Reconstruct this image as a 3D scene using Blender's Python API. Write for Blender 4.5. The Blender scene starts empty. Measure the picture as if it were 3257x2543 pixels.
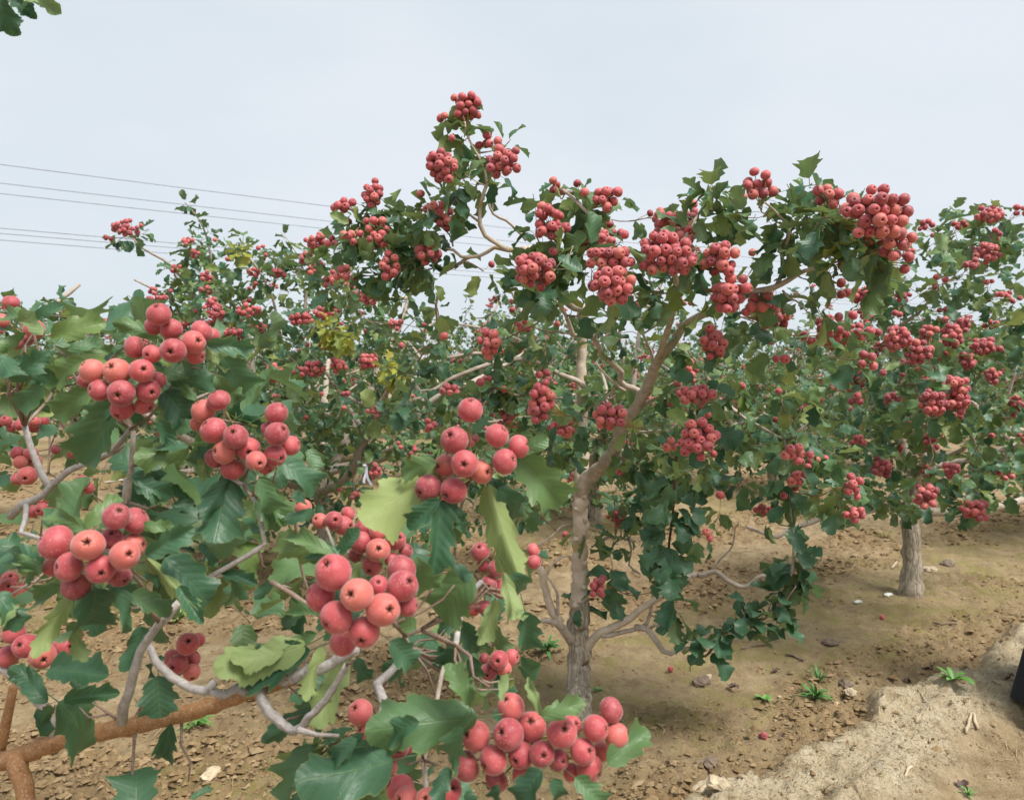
import bpy, math, random
import numpy as np
from mathutils import Vector, Matrix

R = math.radians
sc = bpy.context.scene
rnd = random.Random(7)
nrg = np.random.default_rng(11)

# ------------------------------------------------------------------ camera, sky, sun, exposure
F, PW, PH, HORIZON, CAM_H = 2350.0, 3257.0, 2543.0, 1180.0, 1.3
PITCH = math.atan((PH / 2 - HORIZON) / F)
cam_data = bpy.data.cameras.new('camera')
cam_data.sensor_fit = 'HORIZONTAL'
cam_data.sensor_width = 36.0
cam_data.lens = 36.0 * F / PW
cam_data.clip_start = 0.05
cam_data.clip_end = 3000
cam_data.dof.use_dof = True
cam_data.dof.focus_distance = 1.7
cam_data.dof.aperture_fstop = 9.0
cam = bpy.data.objects.new('camera', cam_data)
sc.collection.objects.link(cam)
cam.location = (0, 0, CAM_H)
cam.rotation_euler = (math.pi / 2 - PITCH, 0, 0)
sc.camera = cam

SUN_EL, SUN_AZ = R(58), R(132)      # azimuth clockwise from +Y: high, behind the camera and to its right
world = bpy.data.worlds.new('World')
sc.world = world
world.use_nodes = True
wn, wl = world.node_tree.nodes, world.node_tree.links
wn.clear()
w_out = wn.new('ShaderNodeOutputWorld')
w_bg = wn.new('ShaderNodeBackground')
w_sky = wn.new('ShaderNodeTexSky')
w_sky.sky_type = 'NISHITA'
w_sky.sun_disc = False
w_sky.sun_elevation = SUN_EL
w_sky.sun_rotation = SUN_AZ
w_sky.air_density, w_sky.dust_density, w_sky.ozone_density = 1.0, 4.0, 1.0
w_tc = wn.new('ShaderNodeTexCoord')
w_map = wn.new('ShaderNodeMapping')
w_map.inputs['Scale'].default_value = (1.2, 1.2, 3.0)
w_n = wn.new('ShaderNodeTexNoise')
w_n.inputs['Scale'].default_value = 1.3
w_n.inputs['Detail'].default_value = 4
w_r = wn.new('ShaderNodeValToRGB')
w_r.color_ramp.elements[0].position = 0.36
w_r.color_ramp.elements[0].color = (6.15, 7.0, 7.5, 1)
w_r.color_ramp.elements[1].position = 0.66
w_r.color_ramp.elements[1].color = (7.3, 7.75, 8.35, 1)
w_mix = wn.new('ShaderNodeMixRGB')
w_mix.inputs[0].default_value = 0.93          # a closed cloud layer over the clear sky
wl.new(w_tc.outputs['Generated'], w_map.inputs[0])
wl.new(w_map.outputs[0], w_n.inputs['Vector'])
wl.new(w_n.outputs[0], w_r.inputs[0])
wl.new(w_sky.outputs[0], w_mix.inputs[1])
wl.new(w_r.outputs[0], w_mix.inputs[2])
wl.new(w_mix.outputs[0], w_bg.inputs[0])
w_bg.inputs[1].default_value = 0.055
wl.new(w_bg.outputs[0], w_out.inputs[0])

sun_data = bpy.data.lights.new('sun', 'SUN')
sun_data.energy = 2.5
sun_data.angle = R(26)
sun_data.color = (1.0, 0.96, 0.9)
sun = bpy.data.objects.new('sun', sun_data)
sc.collection.objects.link(sun)
sd = Vector((math.sin(SUN_AZ) * math.cos(SUN_EL), math.cos(SUN_AZ) * math.cos(SUN_EL), math.sin(SUN_EL)))
sun.rotation_euler = sd.to_track_quat('Z', 'Y').to_euler()

sc.view_settings.view_transform = 'Standard'
sc.view_settings.look = 'None'
sc.view_settings.gamma = 1.0
sc.view_settings.use_curve_mapping = False
sc.view_settings.exposure = 1.05
sc.cycles.max_bounces = 4
sc.cycles.diffuse_bounces = 2
sc.cycles.glossy_bounces = 2
sc.cycles.transmission_bounces = 2
sc.cycles.use_denoising = True
sc.cycles.use_adaptive_sampling = True
sc.cycles.adaptive_threshold = 0.025

# ------------------------------------------------------------------ helpers
FWD = Vector((0, math.cos(PITCH), -math.sin(PITCH)))
UP = Vector((0, math.sin(PITCH), math.cos(PITCH)))
RIGHT = Vector((1, 0, 0))
EYE = Vector((0, 0, CAM_H))
K = PW / 2184.0                                    # overview pixel -> photo pixel
ZOOM = {'U': (0, 0, 1 / K), '1': (0, 880, 2.4267), '2': (0, 1480, 2.4267), '3': (0, 1850, 1.9855), '4': (800, 1200, 1.9855),
        '5': (900, 1900, 1.82), '6': (1250, 250, 2.6225), '7': (1600, 500, 2.4267), '8': (2200, 450, 2.0662),
        'a': (250, 500, 2.4267), 'b': (1350, 900, 2.4267), 'c': (1650, 1500, 2.4267), 'd': (2457, 1100, 2.436),
        'e': (2157, 1743, 1.9855), 'g': (500, 1000, 2.4267)}


def at(px, py, d):
    """the point d metres in front of the lens on the ray through a pixel of the photograph"""
    return EYE + d * (FWD + RIGHT * ((px - PW / 2) / F) - UP * ((py - PH / 2) / F))


def zpx(z, x, y):
    x0, y0, s = ZOOM[z]
    return x0 + x / s, y0 + y / s


def zat(z, x, y, d):
    return at(*zpx(z, x, y), d)


def project(p):
    q = Vector(p) - EYE
    d = q.dot(FWD)
    if d < 0.05:
        return None
    return PW / 2 + F * q.x / d, PH / 2 - F * q.dot(UP) / d, d


def link(o, parent=None):
    sc.collection.objects.link(o)
    if parent is not None:
        o.parent = parent
    return o


def tag(o, label=None, cat=None, group=None, kind=None):
    if label:
        o['label'] = label
    if cat:
        o['category'] = cat
    if group:
        o['group'] = group
    if kind:
        o['kind'] = kind
    return o


def empty(name, loc=(0, 0, 0), parent=None):
    o = bpy.data.objects.new(name, None)
    o.empty_display_size = 0.1
    o.location = loc
    return link(o, parent)


def make_mesh(name, V, T, mats, uv=None, tone=None, mi=None, smooth=True):
    """mesh from arrays: V (n,3), T (m,3 or 4)"""
    V = np.asarray(V, np.float32).reshape(-1, 3)
    T = np.asarray(T, np.int32)
    me = bpy.data.meshes.new(name)
    k = T.shape[1]
    me.vertices.add(len(V))
    me.vertices.foreach_set('co', V.ravel())
    me.loops.add(T.size)
    me.loops.foreach_set('vertex_index', T.ravel())
    me.polygons.add(len(T))
    me.polygons.foreach_set('loop_start', np.arange(0, T.size, k, dtype=np.int32))
    if mi is not None:
        me.polygons.foreach_set('material_index', np.asarray(mi, np.int32))
    me.update(calc_edges=True)
    me.polygons.foreach_set('use_smooth', np.full(len(T), smooth))
    if uv is not None:
        a = me.attributes.new('leafuv', 'FLOAT_VECTOR', 'POINT')
        a.data.foreach_set('vector', np.asarray(uv, np.float32).ravel())
    if tone is not None:
        a = me.attributes.new('tone', 'FLOAT', 'POINT')
        a.data.foreach_set('value', np.asarray(tone, np.float32))
    for m in mats if isinstance(mats, (list, tuple)) else [mats]:
        me.materials.append(m)
    return me


class MB:
    """collects quads (triangles repeat their last vertex as a quad is split) of one mesh"""

    def __init__(self):
        self.v, self.f, self.m = [], [], []

    def quad(self, a, b, c, d, m=0):
        self.f.append((a, b, c))
        self.f.append((a, c, d))
        self.m += [m, m]

    def tri(self, a, b, c, m=0):
        self.f.append((a, b, c))
        self.m.append(m)

    def build(self, name, mats, parent=None, smooth=True):
        me = make_mesh(name, self.v, self.f, mats, mi=self.m, smooth=smooth)
        return link(bpy.data.objects.new(name, me), parent)


def spline(pts, step):
    """Catmull-Rom through pts (rows x,y,z,radius), resampled to about step metres"""
    P = np.asarray(pts, float)
    if len(P) < 3:
        n = max(2, int(np.linalg.norm(P[-1, :3] - P[0, :3]) / step) + 1)
        return np.linspace(P[0], P[-1], n)
    Q = np.vstack([2 * P[0] - P[1], P, 2 * P[-1] - P[-2]])
    out = []
    for i in range(1, len(Q) - 2):
        n = max(1, int(np.linalg.norm(Q[i + 1, :3] - Q[i, :3]) / step))
        for t in np.arange(n) / n:
            a, b, c, d = Q[i - 1], Q[i], Q[i + 1], Q[i + 2]
            out.append(0.5 * (2 * b + (c - a) * t + (2 * a - 5 * b + 4 * c - d) * t * t + (3 * b - a - 3 * c + d) * t ** 3))
    out.append(Q[-2])
    out = np.array(out)
    out[:, 3] = np.clip(out[:, 3], P[:, 3].min() * 0.8, P[:, 3].max() * 1.2)
    return out


def tube(mb, path, sides=8, rough=0.08, knobs=0, m=0, wob=0.0):
    """tapered limb along path rows (x,y,z,r); knobs = share of rings swollen into nodes"""
    path = np.array(path, float)
    if wob:
        path[1:-1, :3] += nrg.normal(0, wob, (len(path) - 2, 3)) * path[1:-1, 3:4] if len(path) > 2 else 0
    tan = np.gradient(path[:, :3], axis=0)
    tan /= np.linalg.norm(tan, axis=1, keepdims=True) + 1e-9
    ref = np.array([0, 0, 1.0]) if abs(tan[0, 2]) < 0.9 else np.array([1.0, 0, 0])
    n = np.cross(tan[0], ref)
    n /= np.linalg.norm(n)
    base = len(mb.v)
    ang = np.arange(sides) * 2 * math.pi / sides
    for i in range(len(path)):
        ti = tan[i]
        n = n - ti * n.dot(ti)
        n /= math.sqrt(n.dot(n)) + 1e-9
        b = np.array((ti[1] * n[2] - ti[2] * n[1], ti[2] * n[0] - ti[0] * n[2], ti[0] * n[1] - ti[1] * n[0]))
        sw = nrg.uniform(0.15, 0.5) if knobs and nrg.random() < knobs else 0.0
        rr = path[i, 3] * (1 + nrg.uniform(-rough, rough, sides))
        if sw:                                                   # a node swells one side of a limb, the whole of a twig
            rr = rr * (1 + sw * (np.maximum(0, np.cos(ang - nrg.uniform(0, 6.28))) ** 2 if sides >= 9 else 1.0))
        ring = path[i, :3] + (np.cos(ang)[:, None] * n + np.sin(ang)[:, None] * b) * rr[:, None]
        mb.v += ring.tolist()
    N = len(path)
    for i in range(N - 1):
        for j in range(sides):
            a = base + i * sides + j
            c = base + i * sides + (j + 1) % sides
            mb.quad(a, c, c + sides, a + sides, m)
    for e, i in ((0, 0), (1, N - 1)):
        mb.v.append((path[i, :3] + tan[i] * path[i, 3] * (0.35 if e else -0.35)).tolist())
        k = len(mb.v) - 1
        for j in range(sides):
            a = base + i * sides + j
            c = base + i * sides + (j + 1) % sides
            if e:
                mb.tri(a, c, k, m)
            else:
                mb.tri(c, a, k, m)


# numpy gradient noise
_perm = nrg.permutation(4096)
_gr = nrg.uniform(0, 2 * math.pi, 4096)


def pnoise(x, y):
    xi, yi = np.floor(x).astype(int), np.floor(y).astype(int)
    xf, yf = x - xi, y - yi

    def g(ix, iy, dx, dy):
        a = _gr[_perm[(ix + _perm[iy & 4095]) & 4095]]
        return np.cos(a) * dx + np.sin(a) * dy
    u, v = xf * xf * xf * (xf * (xf * 6 - 15) + 10), yf * yf * yf * (yf * (yf * 6 - 15) + 10)
    a = g(xi, yi, xf, yf) * (1 - u) + g(xi + 1, yi, xf - 1, yf) * u
    b = g(xi, yi + 1, xf, yf - 1) * (1 - u) + g(xi + 1, yi + 1, xf - 1, yf - 1) * u
    return (a * (1 - v) + b * v) * 1.5


def smooth(a, b, x):
    t = np.clip((x - a) / (b - a), 0, 1)
    return t * t * (3 - 2 * t)


# ------------------------------------------------------------------ materials
class NT:
    def __init__(self, name):
        self.mat = bpy.data.materials.new(name)
        self.mat.use_nodes = True
        self.n, self.l = self.mat.node_tree.nodes, self.mat.node_tree.links
        self.n.clear()
        self.out = self.n.new('ShaderNodeOutputMaterial')

    def new(self, t, **kw):
        nd = self.n.new('ShaderNode' + t)
        for k, v in kw.items():
            if k[0] == '_':
                setattr(nd, k[1:], v)
            else:
                self.put(nd, k, v)
        return nd

    def put(self, nd, k, v):
        s = nd.inputs[int(k[1:])] if k[0] == 'i' and k[1:].isdigit() else nd.inputs[k.replace('_', ' ')]
        if isinstance(v, bpy.types.NodeSocket):
            self.l.new(v, s)
        else:
            s.default_value = v

    def math(self, op, a, b=0.0, c=0.0, clamp=False):
        nd = self.new('Math', _operation=op, _use_clamp=clamp)
        self.put(nd, 'i0', a)
        self.put(nd, 'i1', b)
        self.put(nd, 'i2', c)
        return nd.outputs[0]

    def ramp(self, fac, stops, interp='LINEAR'):
        nd = self.n.new('ShaderNodeValToRGB')
        cr = nd.color_ramp
        cr.interpolation = interp
        while len(cr.elements) < len(stops):
            cr.elements.new(0.5)
        for e, (p, c) in zip(cr.elements, stops):
            e.position = p
            e.color = (*c, 1) if len(c) == 3 else c
        self.l.new(fac, nd.inputs[0])
        return nd.outputs[0]

    def mix(self, fac, a, b, blend='MIX'):
        nd = self.new('MixRGB', _blend_type=blend)
        self.put(nd, 'i0', fac)
        self.put(nd, 'i1', a if not isinstance(a, tuple) else (*a, 1))
        self.put(nd, 'i2', b if not isinstance(b, tuple) else (*b, 1))
        return nd.outputs[0]

    def noise(self, vec, scale, detail=3, rough=0.55, dist=0.0):
        nd = self.new('TexNoise', Scale=scale, Detail=detail, Roughness=rough, Distortion=dist)
        if vec is not None:
            self.l.new(vec, nd.inputs['Vector'])
        return nd.outputs[0]

    def bump(self, h, strength, dist, normal=None):
        nd = self.new('Bump', Strength=strength, Distance=dist, Height=h)
        if normal is not None:
            self.l.new(normal, nd.inputs['Normal'])
        return nd.outputs[0]

    def pbr(self, **kw):
        return self.new('BsdfPrincipled', **kw).outputs[0]

    def done(self, shader):
        self.l.new(shader, self.out.inputs[0])
        return self.mat


def leaf_material():
    t = NT('hawthorn_leaf')
    uv = t.new('Attribute', _attribute_name='leafuv').outputs['Vector']
    tone_a = t.new('Attribute', _attribute_name='tone').outputs['Fac']
    info = t.new('ObjectInfo')
    tone_o = t.new('SeparateColor', Color=info.outputs['Color']).outputs[0]
    tone = t.math('ADD', tone_a, tone_o, clamp=True)
    sx = t.new('SeparateXYZ', Vector=uv)
    x = t.math('ABSOLUTE', sx.outputs[0])
    y = sx.outputs[1]
    mot = t.noise(uv, 5, 4, 0.6)
    mot2 = t.noise(uv, 17, 3, 0.6)
    y = t.math('ADD', y, t.math('MULTIPLY', t.math('SUBTRACT', mot, 0.5), 0.06))
    # side veins run forward from the midrib
    fr = t.math('FRACT', t.math('MULTIPLY', t.math('SUBTRACT', y, t.math('MULTIPLY', x, 0.85)), 7.0))
    side = t.math('SUBTRACT', 1.0, t.math('MULTIPLY', t.math('ABSOLUTE', t.math('SUBTRACT', fr, 0.5)), 12.0), clamp=True)
    mid = t.math('SUBTRACT', 1.0, t.math('MULTIPLY', x, 60.0), clamp=True)
    vein = t.math('MAXIMUM', mid, t.math('MULTIPLY', side, 0.6))
    up = t.ramp(tone, [(0.0, (0.030, 0.096, 0.056)), (0.3, (0.064, 0.165, 0.086)), (0.55, (0.130, 0.225, 0.080)),
                       (0.78, (0.19, 0.25, 0.05)), (0.9, (0.42, 0.42, 0.05)), (1.0, (0.72, 0.60, 0.03))])
    up = t.mix(t.math('MULTIPLY', mot, 0.3), up, (0.070, 0.120, 0.045), 'MIX')
    up = t.mix(t.math('MULTIPLY', vein, 0.30), up, (0.17, 0.25, 0.075))
    spot = t.ramp(t.math('ADD', t.math('MULTIPLY', mot2, 0.75), t.math('MULTIPLY', sx.outputs[2], 0.07)), [(0.555, (0, 0, 0)), (0.60, (1, 1, 1))])
    up = t.mix(t.math('MULTIPLY', spot, 0.6), up, (0.13, 0.085, 0.03))
    edge = t.math('MULTIPLY', t.math('SUBTRACT', sx.outputs[2], 0.93), 14.0, clamp=True)
    up = t.mix(t.math('MULTIPLY', edge, 0.55), up, (0.30, 0.29, 0.085))
    dn = t.ramp(tone, [(0.0, (0.13, 0.205, 0.105)), (0.45, (0.20, 0.285, 0.115)), (0.8, (0.36, 0.41, 0.13)), (0.9, (0.5, 0.46, 0.08)), (1.0, (0.72, 0.60, 0.05))])
    dn = t.mix(t.math('MULTIPLY', vein, 0.45), dn, (0.36, 0.40, 0.16))
    back = t.new('NewGeometry').outputs['Backfacing']
    col = t.mix(back, up, dn)
    quilt = t.math('SINE', t.math('MULTIPLY', fr, 3.1416))        # the blade swells between the veins
    nrm = t.bump(t.math('SUBTRACT', t.math('ADD', t.math('MULTIPLY', mot, 0.5), t.math('MULTIPLY', quilt, -0.22)), t.math('MULTIPLY', vein, 0.35)), 0.35, 0.003)
    rough = t.math('ADD', 0.42, t.math('MULTIPLY', back, 0.25))
    b = t.pbr(Base_Color=col, Roughness=rough, Normal=nrm, Specular_IOR_Level=0.5)
    tr = t.new('BsdfTranslucent', Color=t.mix(0.25, col, (0.15, 0.33, 0.06)), Normal=nrm).outputs[0]
    return t.done(t.new('MixShader', i0=0.26, i1=b, i2=tr).outputs[0])


def fruit_material():
    t = NT('hawthorn_fruit')
    info = t.new('ObjectInfo')
    isl = t.new('NewGeometry').outputs['Random Per Island']
    rr = t.math('FRACT', t.math('ADD', info.outputs['Random'], isl))
    tc = t.new('TexCoord').outputs['Object']
    base = t.ramp(rr, [(0.0, (0.21, 0.014, 0.024)), (0.35, (0.36, 0.032, 0.044)), (0.7, (0.46, 0.058, 0.064)), (1.0, (0.53, 0.130, 0.090))])
    blush = t.noise(tc, 1.4, 3, 0.6)
    col = t.mix(t.ramp(blush, [(0.36, (0, 0, 0)), (0.72, (0.5, 0.5, 0.5))]), base, (0.56, 0.15, 0.15))
    vo = t.new('TexVoronoi', Scale=4.6, Vector=tc).outputs['Distance']
    dot = t.math('LESS_THAN', vo, 0.20)
    sz = t.new('SeparateXYZ', Vector=tc).outputs[2]
    col = t.mix(t.math('MULTIPLY', t.math('SUBTRACT', -0.25, sz), 0.45, clamp=True), col, (0.50, 0.17, 0.05))
    blem = t.ramp(t.noise(tc, 2.6, 5, 0.7, 0.6), [(0.63, (0, 0, 0)), (0.70, (1, 1, 1))])
    col = t.mix(t.math('MULTIPLY', blem, 0.28), col, (0.24, 0.085, 0.045))
    col = t.mix(t.math('MULTIPLY', dot, 0.40), col, (0.70, 0.40, 0.32))
    nrm = t.bump(t.math('ADD', t.noise(tc, 9, 2), t.math('MULTIPLY', dot, 0.6)), 0.10, 0.0006)
    b = t.pbr(Base_Color=col, Roughness=0.58, Normal=nrm, Specular_IOR_Level=0.6, Sheen_Weight=0.36, Sheen_Roughness=0.5,
              Sheen_Tint=(1.0, 0.86, 0.86, 1), Subsurface_Weight=0.0)
    return t.done(b)


def plain(name, col, rough=0.7, var=0.25, scale=40.0, bump=0.3, bdist=0.003):
    t = NT(name)
    tc = t.new('TexCoord').outputs['Object']
    n = t.noise(tc, scale, 4, 0.6)
    dark = tuple(c * (1 - var) for c in col)
    lite = tuple(min(0.9, c * (1 + var)) for c in col)
    c = t.ramp(n, [(0.3, dark), (0.7, lite)])
    return t.done(t.pbr(Base_Color=c, Roughness=rough, Normal=t.bump(n, bump, bdist)))


def bark_material(name, c0, c1, c2, spot, spot_scale=260.0, spot_size=0.25, furrow=0.0, scale=30.0, lichen=0.0):
    """c0 dark, c1 mid, c2 pale patches; spot = colour of lenticels; furrow = strength of long cracks"""
    t = NT(name)
    tc = t.new('TexCoord').outputs['Object']
    n1 = t.noise(tc, scale, 5, 0.65)
    n2 = t.noise(tc, scale * 0.35, 3, 0.5)
    col = t.ramp(n1, [(0.28, c0), (0.5, c1), (0.72, c2)])
    col = t.mix(t.math('MULTIPLY', n2, 0.6), col, c1)
    sp = t.math('LESS_THAN', t.new('TexVoronoi', Scale=spot_scale, Vector=tc).outputs['Distance'], spot_size)
    col = t.mix(t.math('MULTIPLY', sp, 0.6), col, spot)
    h = t.math('ADD', n1, t.math('MULTIPLY', sp, 0.5))
    if furrow:
        mp = t.new('Mapping', Vector=tc)
        mp.inputs['Scale'].default_value = (85, 85, 13)
        wv = t.noise(mp.outputs[0], 1.0, 4, 0.65, 0.8)
        cr = t.ramp(wv, [(0.42, (0, 0, 0)), (0.56, (1, 1, 1))])
        col = t.mix(t.math('MULTIPLY', t.math('SUBTRACT', 1.0, cr), furrow), col, tuple(c * 0.35 for c in c0))
        h = t.math('ADD', h, t.math('MULTIPLY', cr, 2.0))
    if lichen:
        ln = t.math('GREATER_THAN', t.noise(tc, 9, 4, 0.6), 0.60)
        col = t.mix(t.math('MULTIPLY', ln, lichen), col, (0.42, 0.28, 0.07))
    return t.done(t.pbr(Base_Color=col, Roughness=0.85, Normal=t.bump(h, 0.6, 0.004), Specular_IOR_Level=0.25))


def soil_material():
    t = NT('orchard_soil')
    zone = t.new('Attribute', _attribute_name='zone').outputs['Color']
    s = t.new('SeparateColor', Color=zone)
    ridge, moss, rough = s.outputs[0], s.outputs[1], s.outputs[2]
    tc = t.new('TexCoord').outputs['Object']
    big = t.noise(tc, 3.2, 6, 0.65)
    midn = t.noise(tc, 11, 5, 0.65)
    fine = t.noise(tc, 70, 5, 0.7)
    vfine = t.noise(tc, 260, 3, 0.7)
    soil = t.ramp(midn, [(0.3, (0.26, 0.185, 0.100)), (0.5, (0.40, 0.295, 0.170)), (0.7, (0.52, 0.40, 0.25))])
    soil = t.mix(t.math('MULTIPLY', rough, 0.55), soil, t.ramp(fine, [(0.3, (0.17, 0.105, 0.048)), (0.55, (0.33, 0.215, 0.105)), (0.75, (0.47, 0.34, 0.185))]))
    pale = t.ramp(t.math('ADD', t.math('MULTIPLY', midn, 0.6), t.math('MULTIPLY', fine, 0.4)), [(0.36, (0.38, 0.29, 0.17)), (0.48, (0.57, 0.465, 0.305)), (0.64, (0.69, 0.585, 0.42))])
    col = t.mix(t.math('MULTIPLY', ridge, t.ramp(t.math('ADD', t.math('MULTIPLY', big, 0.55), t.math('MULTIPLY', midn, 0.45)), [(0.36, (0.3, 0.3, 0.3)), (0.47, (1, 1, 1))])), soil, pale)
    mossc = t.ramp(fine, [(0.3, (0.14, 0.135, 0.02)), (0.7, (0.30, 0.28, 0.045))])
    mm = t.math('MULTIPLY', moss, t.ramp(t.math('ADD', t.math('ADD', t.math('MULTIPLY', big, 0.4), t.math('MULTIPLY', midn, 0.35)), t.math('MULTIPLY', fine, 0.25)), [(0.49, (0, 0, 0)), (0.55, (1, 1, 1))]))
    col = t.mix(t.math('MULTIPLY', mm, 0.6), col, mossc)
    damp = t.ramp(big, [(0.46, (0, 0, 0)), (0.62, (1, 1, 1))])
    damp = t.math('MULTIPLY', damp, t.math('SUBTRACT', 1.0, ridge))
    col = t.mix(t.math('MULTIPLY', damp, 0.22), col, (0.25, 0.185, 0.105))
    spk = t.ramp(vfine, [(0.62, (0, 0, 0)), (0.72, (1, 1, 1))])
    col = t.mix(t.math('MULTIPLY', spk, 0.5), col, (0.56, 0.45, 0.29))
    spd = t.ramp(vfine, [(0.27, (1, 1, 1)), (0.36, (0, 0, 0))])
    col = t.mix(t.math('MULTIPLY', spd, 0.55), col, (0.14, 0.085, 0.04))
    # drying cracks on the bank
    wv = t.new('VectorMath', _operation='ADD', i0=tc, i1=t.new('TexNoise', Scale=14.0, Vector=tc).outputs['Color'])
    cr = t.new('TexVoronoi', _feature='DISTANCE_TO_EDGE', Scale=6.5, Vector=wv.outputs[0]).outputs['Distance']
    crk = t.math('MULTIPLY', t.math('SUBTRACT', 1.0, t.math('MULTIPLY', cr, 45.0), clamp=True), t.math('MULTIPLY', ridge, t.ramp(big, [(0.42, (0, 0, 0)), (0.55, (1, 1, 1))])))
    col = t.mix(t.math('MULTIPLY', crk, 0.6), col, (0.2, 0.135, 0.07))
    h = t.math('ADD', t.math('MULTIPLY', fine, 1.0), t.math('MULTIPLY', vfine, 0.5))
    h = t.math('SUBTRACT', h, t.math('MULTIPLY', crk, 1.5))
    return t.done(t.pbr(Base_Color=col, Roughness=0.92, Normal=t.bump(h, 0.9, 0.02), Specular_IOR_Level=0.2))


def clod_material():
    t = NT('soil_clod')
    isl = t.new('NewGeometry').outputs['Random Per Island']
    tc = t.new('TexCoord').outputs['Object']
    n = t.noise(tc, 110, 4, 0.7)
    a = t.ramp(isl, [(0.0, (0.20, 0.135, 0.068)), (0.7, (0.32, 0.230, 0.128)), (1.0, (0.42, 0.32, 0.19))])
    col = t.mix(t.math('MULTIPLY', n, 0.6), a, (0.17, 0.105, 0.05))
    return t.done(t.pbr(Base_Color=col, Roughness=0.95, Normal=t.bump(n, 0.6, 0.006), Specular_IOR_Level=0.15))


M_LEAF = leaf_material()
M_FRUIT = fruit_material()
M_CALYX = plain('fruit_calyx', (0.075, 0.022, 0.016), 0.9)
M_SEPAL = plain('fruit_sepal', (0.17, 0.085, 0.035), 0.9)
M_STALK = plain('fruit_stalk', (0.34, 0.26, 0.085), 0.6, 0.4, 60)
M_TRUNK = bark_material('trunk_bark', (0.31, 0.25, 0.185), (0.51, 0.43, 0.33), (0.66, 0.585, 0.475), (0.62, 0.54, 0.44), furrow=0.6)
M_STEM = bark_material('smooth_stem_bark', (0.35, 0.275, 0.21), (0.55, 0.45, 0.35), (0.67, 0.59, 0.50), (0.66, 0.58, 0.49), lichen=0.65)
M_LIMB = bark_material('limb_bark', (0.22, 0.175, 0.14), (0.44, 0.365, 0.30), (0.62, 0.545, 0.47), (0.65, 0.575, 0.50), scale=45.0)
M_ORANGE = bark_material('young_orange_bark', (0.22, 0.095, 0.035), (0.36, 0.185, 0.085), (0.46, 0.27, 0.15), (0.60, 0.47, 0.33), 300.0, 0.26, scale=90.0)
M_GREY = bark_material('grey_spur_bark', (0.22, 0.195, 0.18), (0.40, 0.36, 0.335), (0.56, 0.52, 0.50), (0.2, 0.17, 0.15), 190.0, 0.2, scale=110.0, lichen=0.0)
M_TWIG = bark_material('twig_bark', (0.13, 0.085, 0.06), (0.24, 0.17, 0.13), (0.40, 0.33, 0.27), (0.42, 0.34, 0.28))
M_REDTWIG = plain('red_shoot_bark', (0.085, 0.035, 0.026), 0.6)
M_SOIL = soil_material()
M_CLOD = clod_material()
BARK = {'T': M_TRUNK, 'S': M_STEM, 'L': M_LIMB, 'O': M_ORANGE, 'G': M_GREY, 'W': M_TWIG, 'R': M_REDTWIG}

# ------------------------------------------------------------------ the ground
ROW = np.array((0.814, 0.581))          # direction of the orchard rows
ROWN = np.array((-0.581, 0.814))        # across the rows, away from the camera
ROW_V0, ROW_GAP = 2.144, 2.60
TREE0 = np.array((0.26, 2.82))


def zones(x, y):
    v = x * ROWN[0] + y * ROWN[1]
    u = x * ROW[0] + y * ROW[1]
    wob = 0.10 * pnoise(u * 1.3 + 7, v * 0.4) + 0.05 * pnoise(u * 4.1, v * 2.0 + 3)
    vv = v + wob
    ridge = smooth(1.04, 1.20, vv) * (1 - smooth(1.37, 1.47, vv))
    f = np.abs((vv - ROW_V0 + ROW_GAP / 2) % ROW_GAP - ROW_GAP / 2)
    far = (vv > 1.45)
    rough = smooth(0.28, 0.50, f) * (1 - smooth(0.98, 1.12, f)) * far * (0.35 + 0.65 * smooth(-0.3, 0.15, pnoise(u * 1.1, v * 1.4 + 9)))
    rough = np.maximum(rough, 0.5 * smooth(0.1, 0.4, pnoise(u * 1.7 + 31, v * 2.1)) * far)
    tilled = smooth(0.25, -0.35, x) * (1 - smooth(0.8, 1.1, f)) * far * (0.45 + 0.55 * smooth(-0.25, 0.1, pnoise(u * 1.9 + 5, v * 1.7)))
    rough = np.maximum(rough, tilled)
    moss = (1 - smooth(0.3, 0.75, f)) * far
    return ridge, moss, rough, v, u


def ground_height(x, y):
    x, y = np.asarray(x, float), np.asarray(y, float)
    ridge, moss, rough, v, u = zones(x, y)
    near = 1 - smooth(10, 25, np.abs(y))
    h = 0.068 * ridge * (0.85 + 0.3 * pnoise(u * 2.3, v * 3))
    h += 0.020 * pnoise(x * 1.7, y * 1.7) + 0.012 * pnoise(x * 5.2 + 3, y * 5.2)
    h += (0.007 + 0.018 * rough + 0.004 * ridge) * pnoise(x * 15, y * 15 + 5)
    h += (0.006 + 0.018 * rough + 0.010 * ridge) * np.abs(pnoise(x * 30 + 9, y * 30))
    h += (0.003 + 0.008 * rough + 0.004 * ridge) * pnoise(x * 64, y * 64)
    wx, wy = x + 0.03 * pnoise(x * 9, y * 9 + 4), y + 0.03 * pnoise(x * 9 + 17, y * 9)
    h += (0.006 + 0.024 * rough + 0.007 * ridge) * (np.abs(pnoise(wx * 11 + 2, wy * 11)) - 0.2)
    h += (0.004 + 0.010 * rough + 0.004 * ridge) * smooth(0.06, 0.10, pnoise(wx * 19 + 5, wy * 23))
    st = pnoise(u * 3.0 + 40, v * 9.0)                       # broken crust on the bank
    h += 0.016 * ridge * smooth(0.05, 0.08, st) + 0.012 * ridge * smooth(0.1, 0.13, pnoise(x * 7 + 3, y * 7)) - 0.014 * ridge * (1 - smooth(0.0, 0.035, np.abs(pnoise(x * 4.5 + 11, y * 4.5))))
    return h * near


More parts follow.
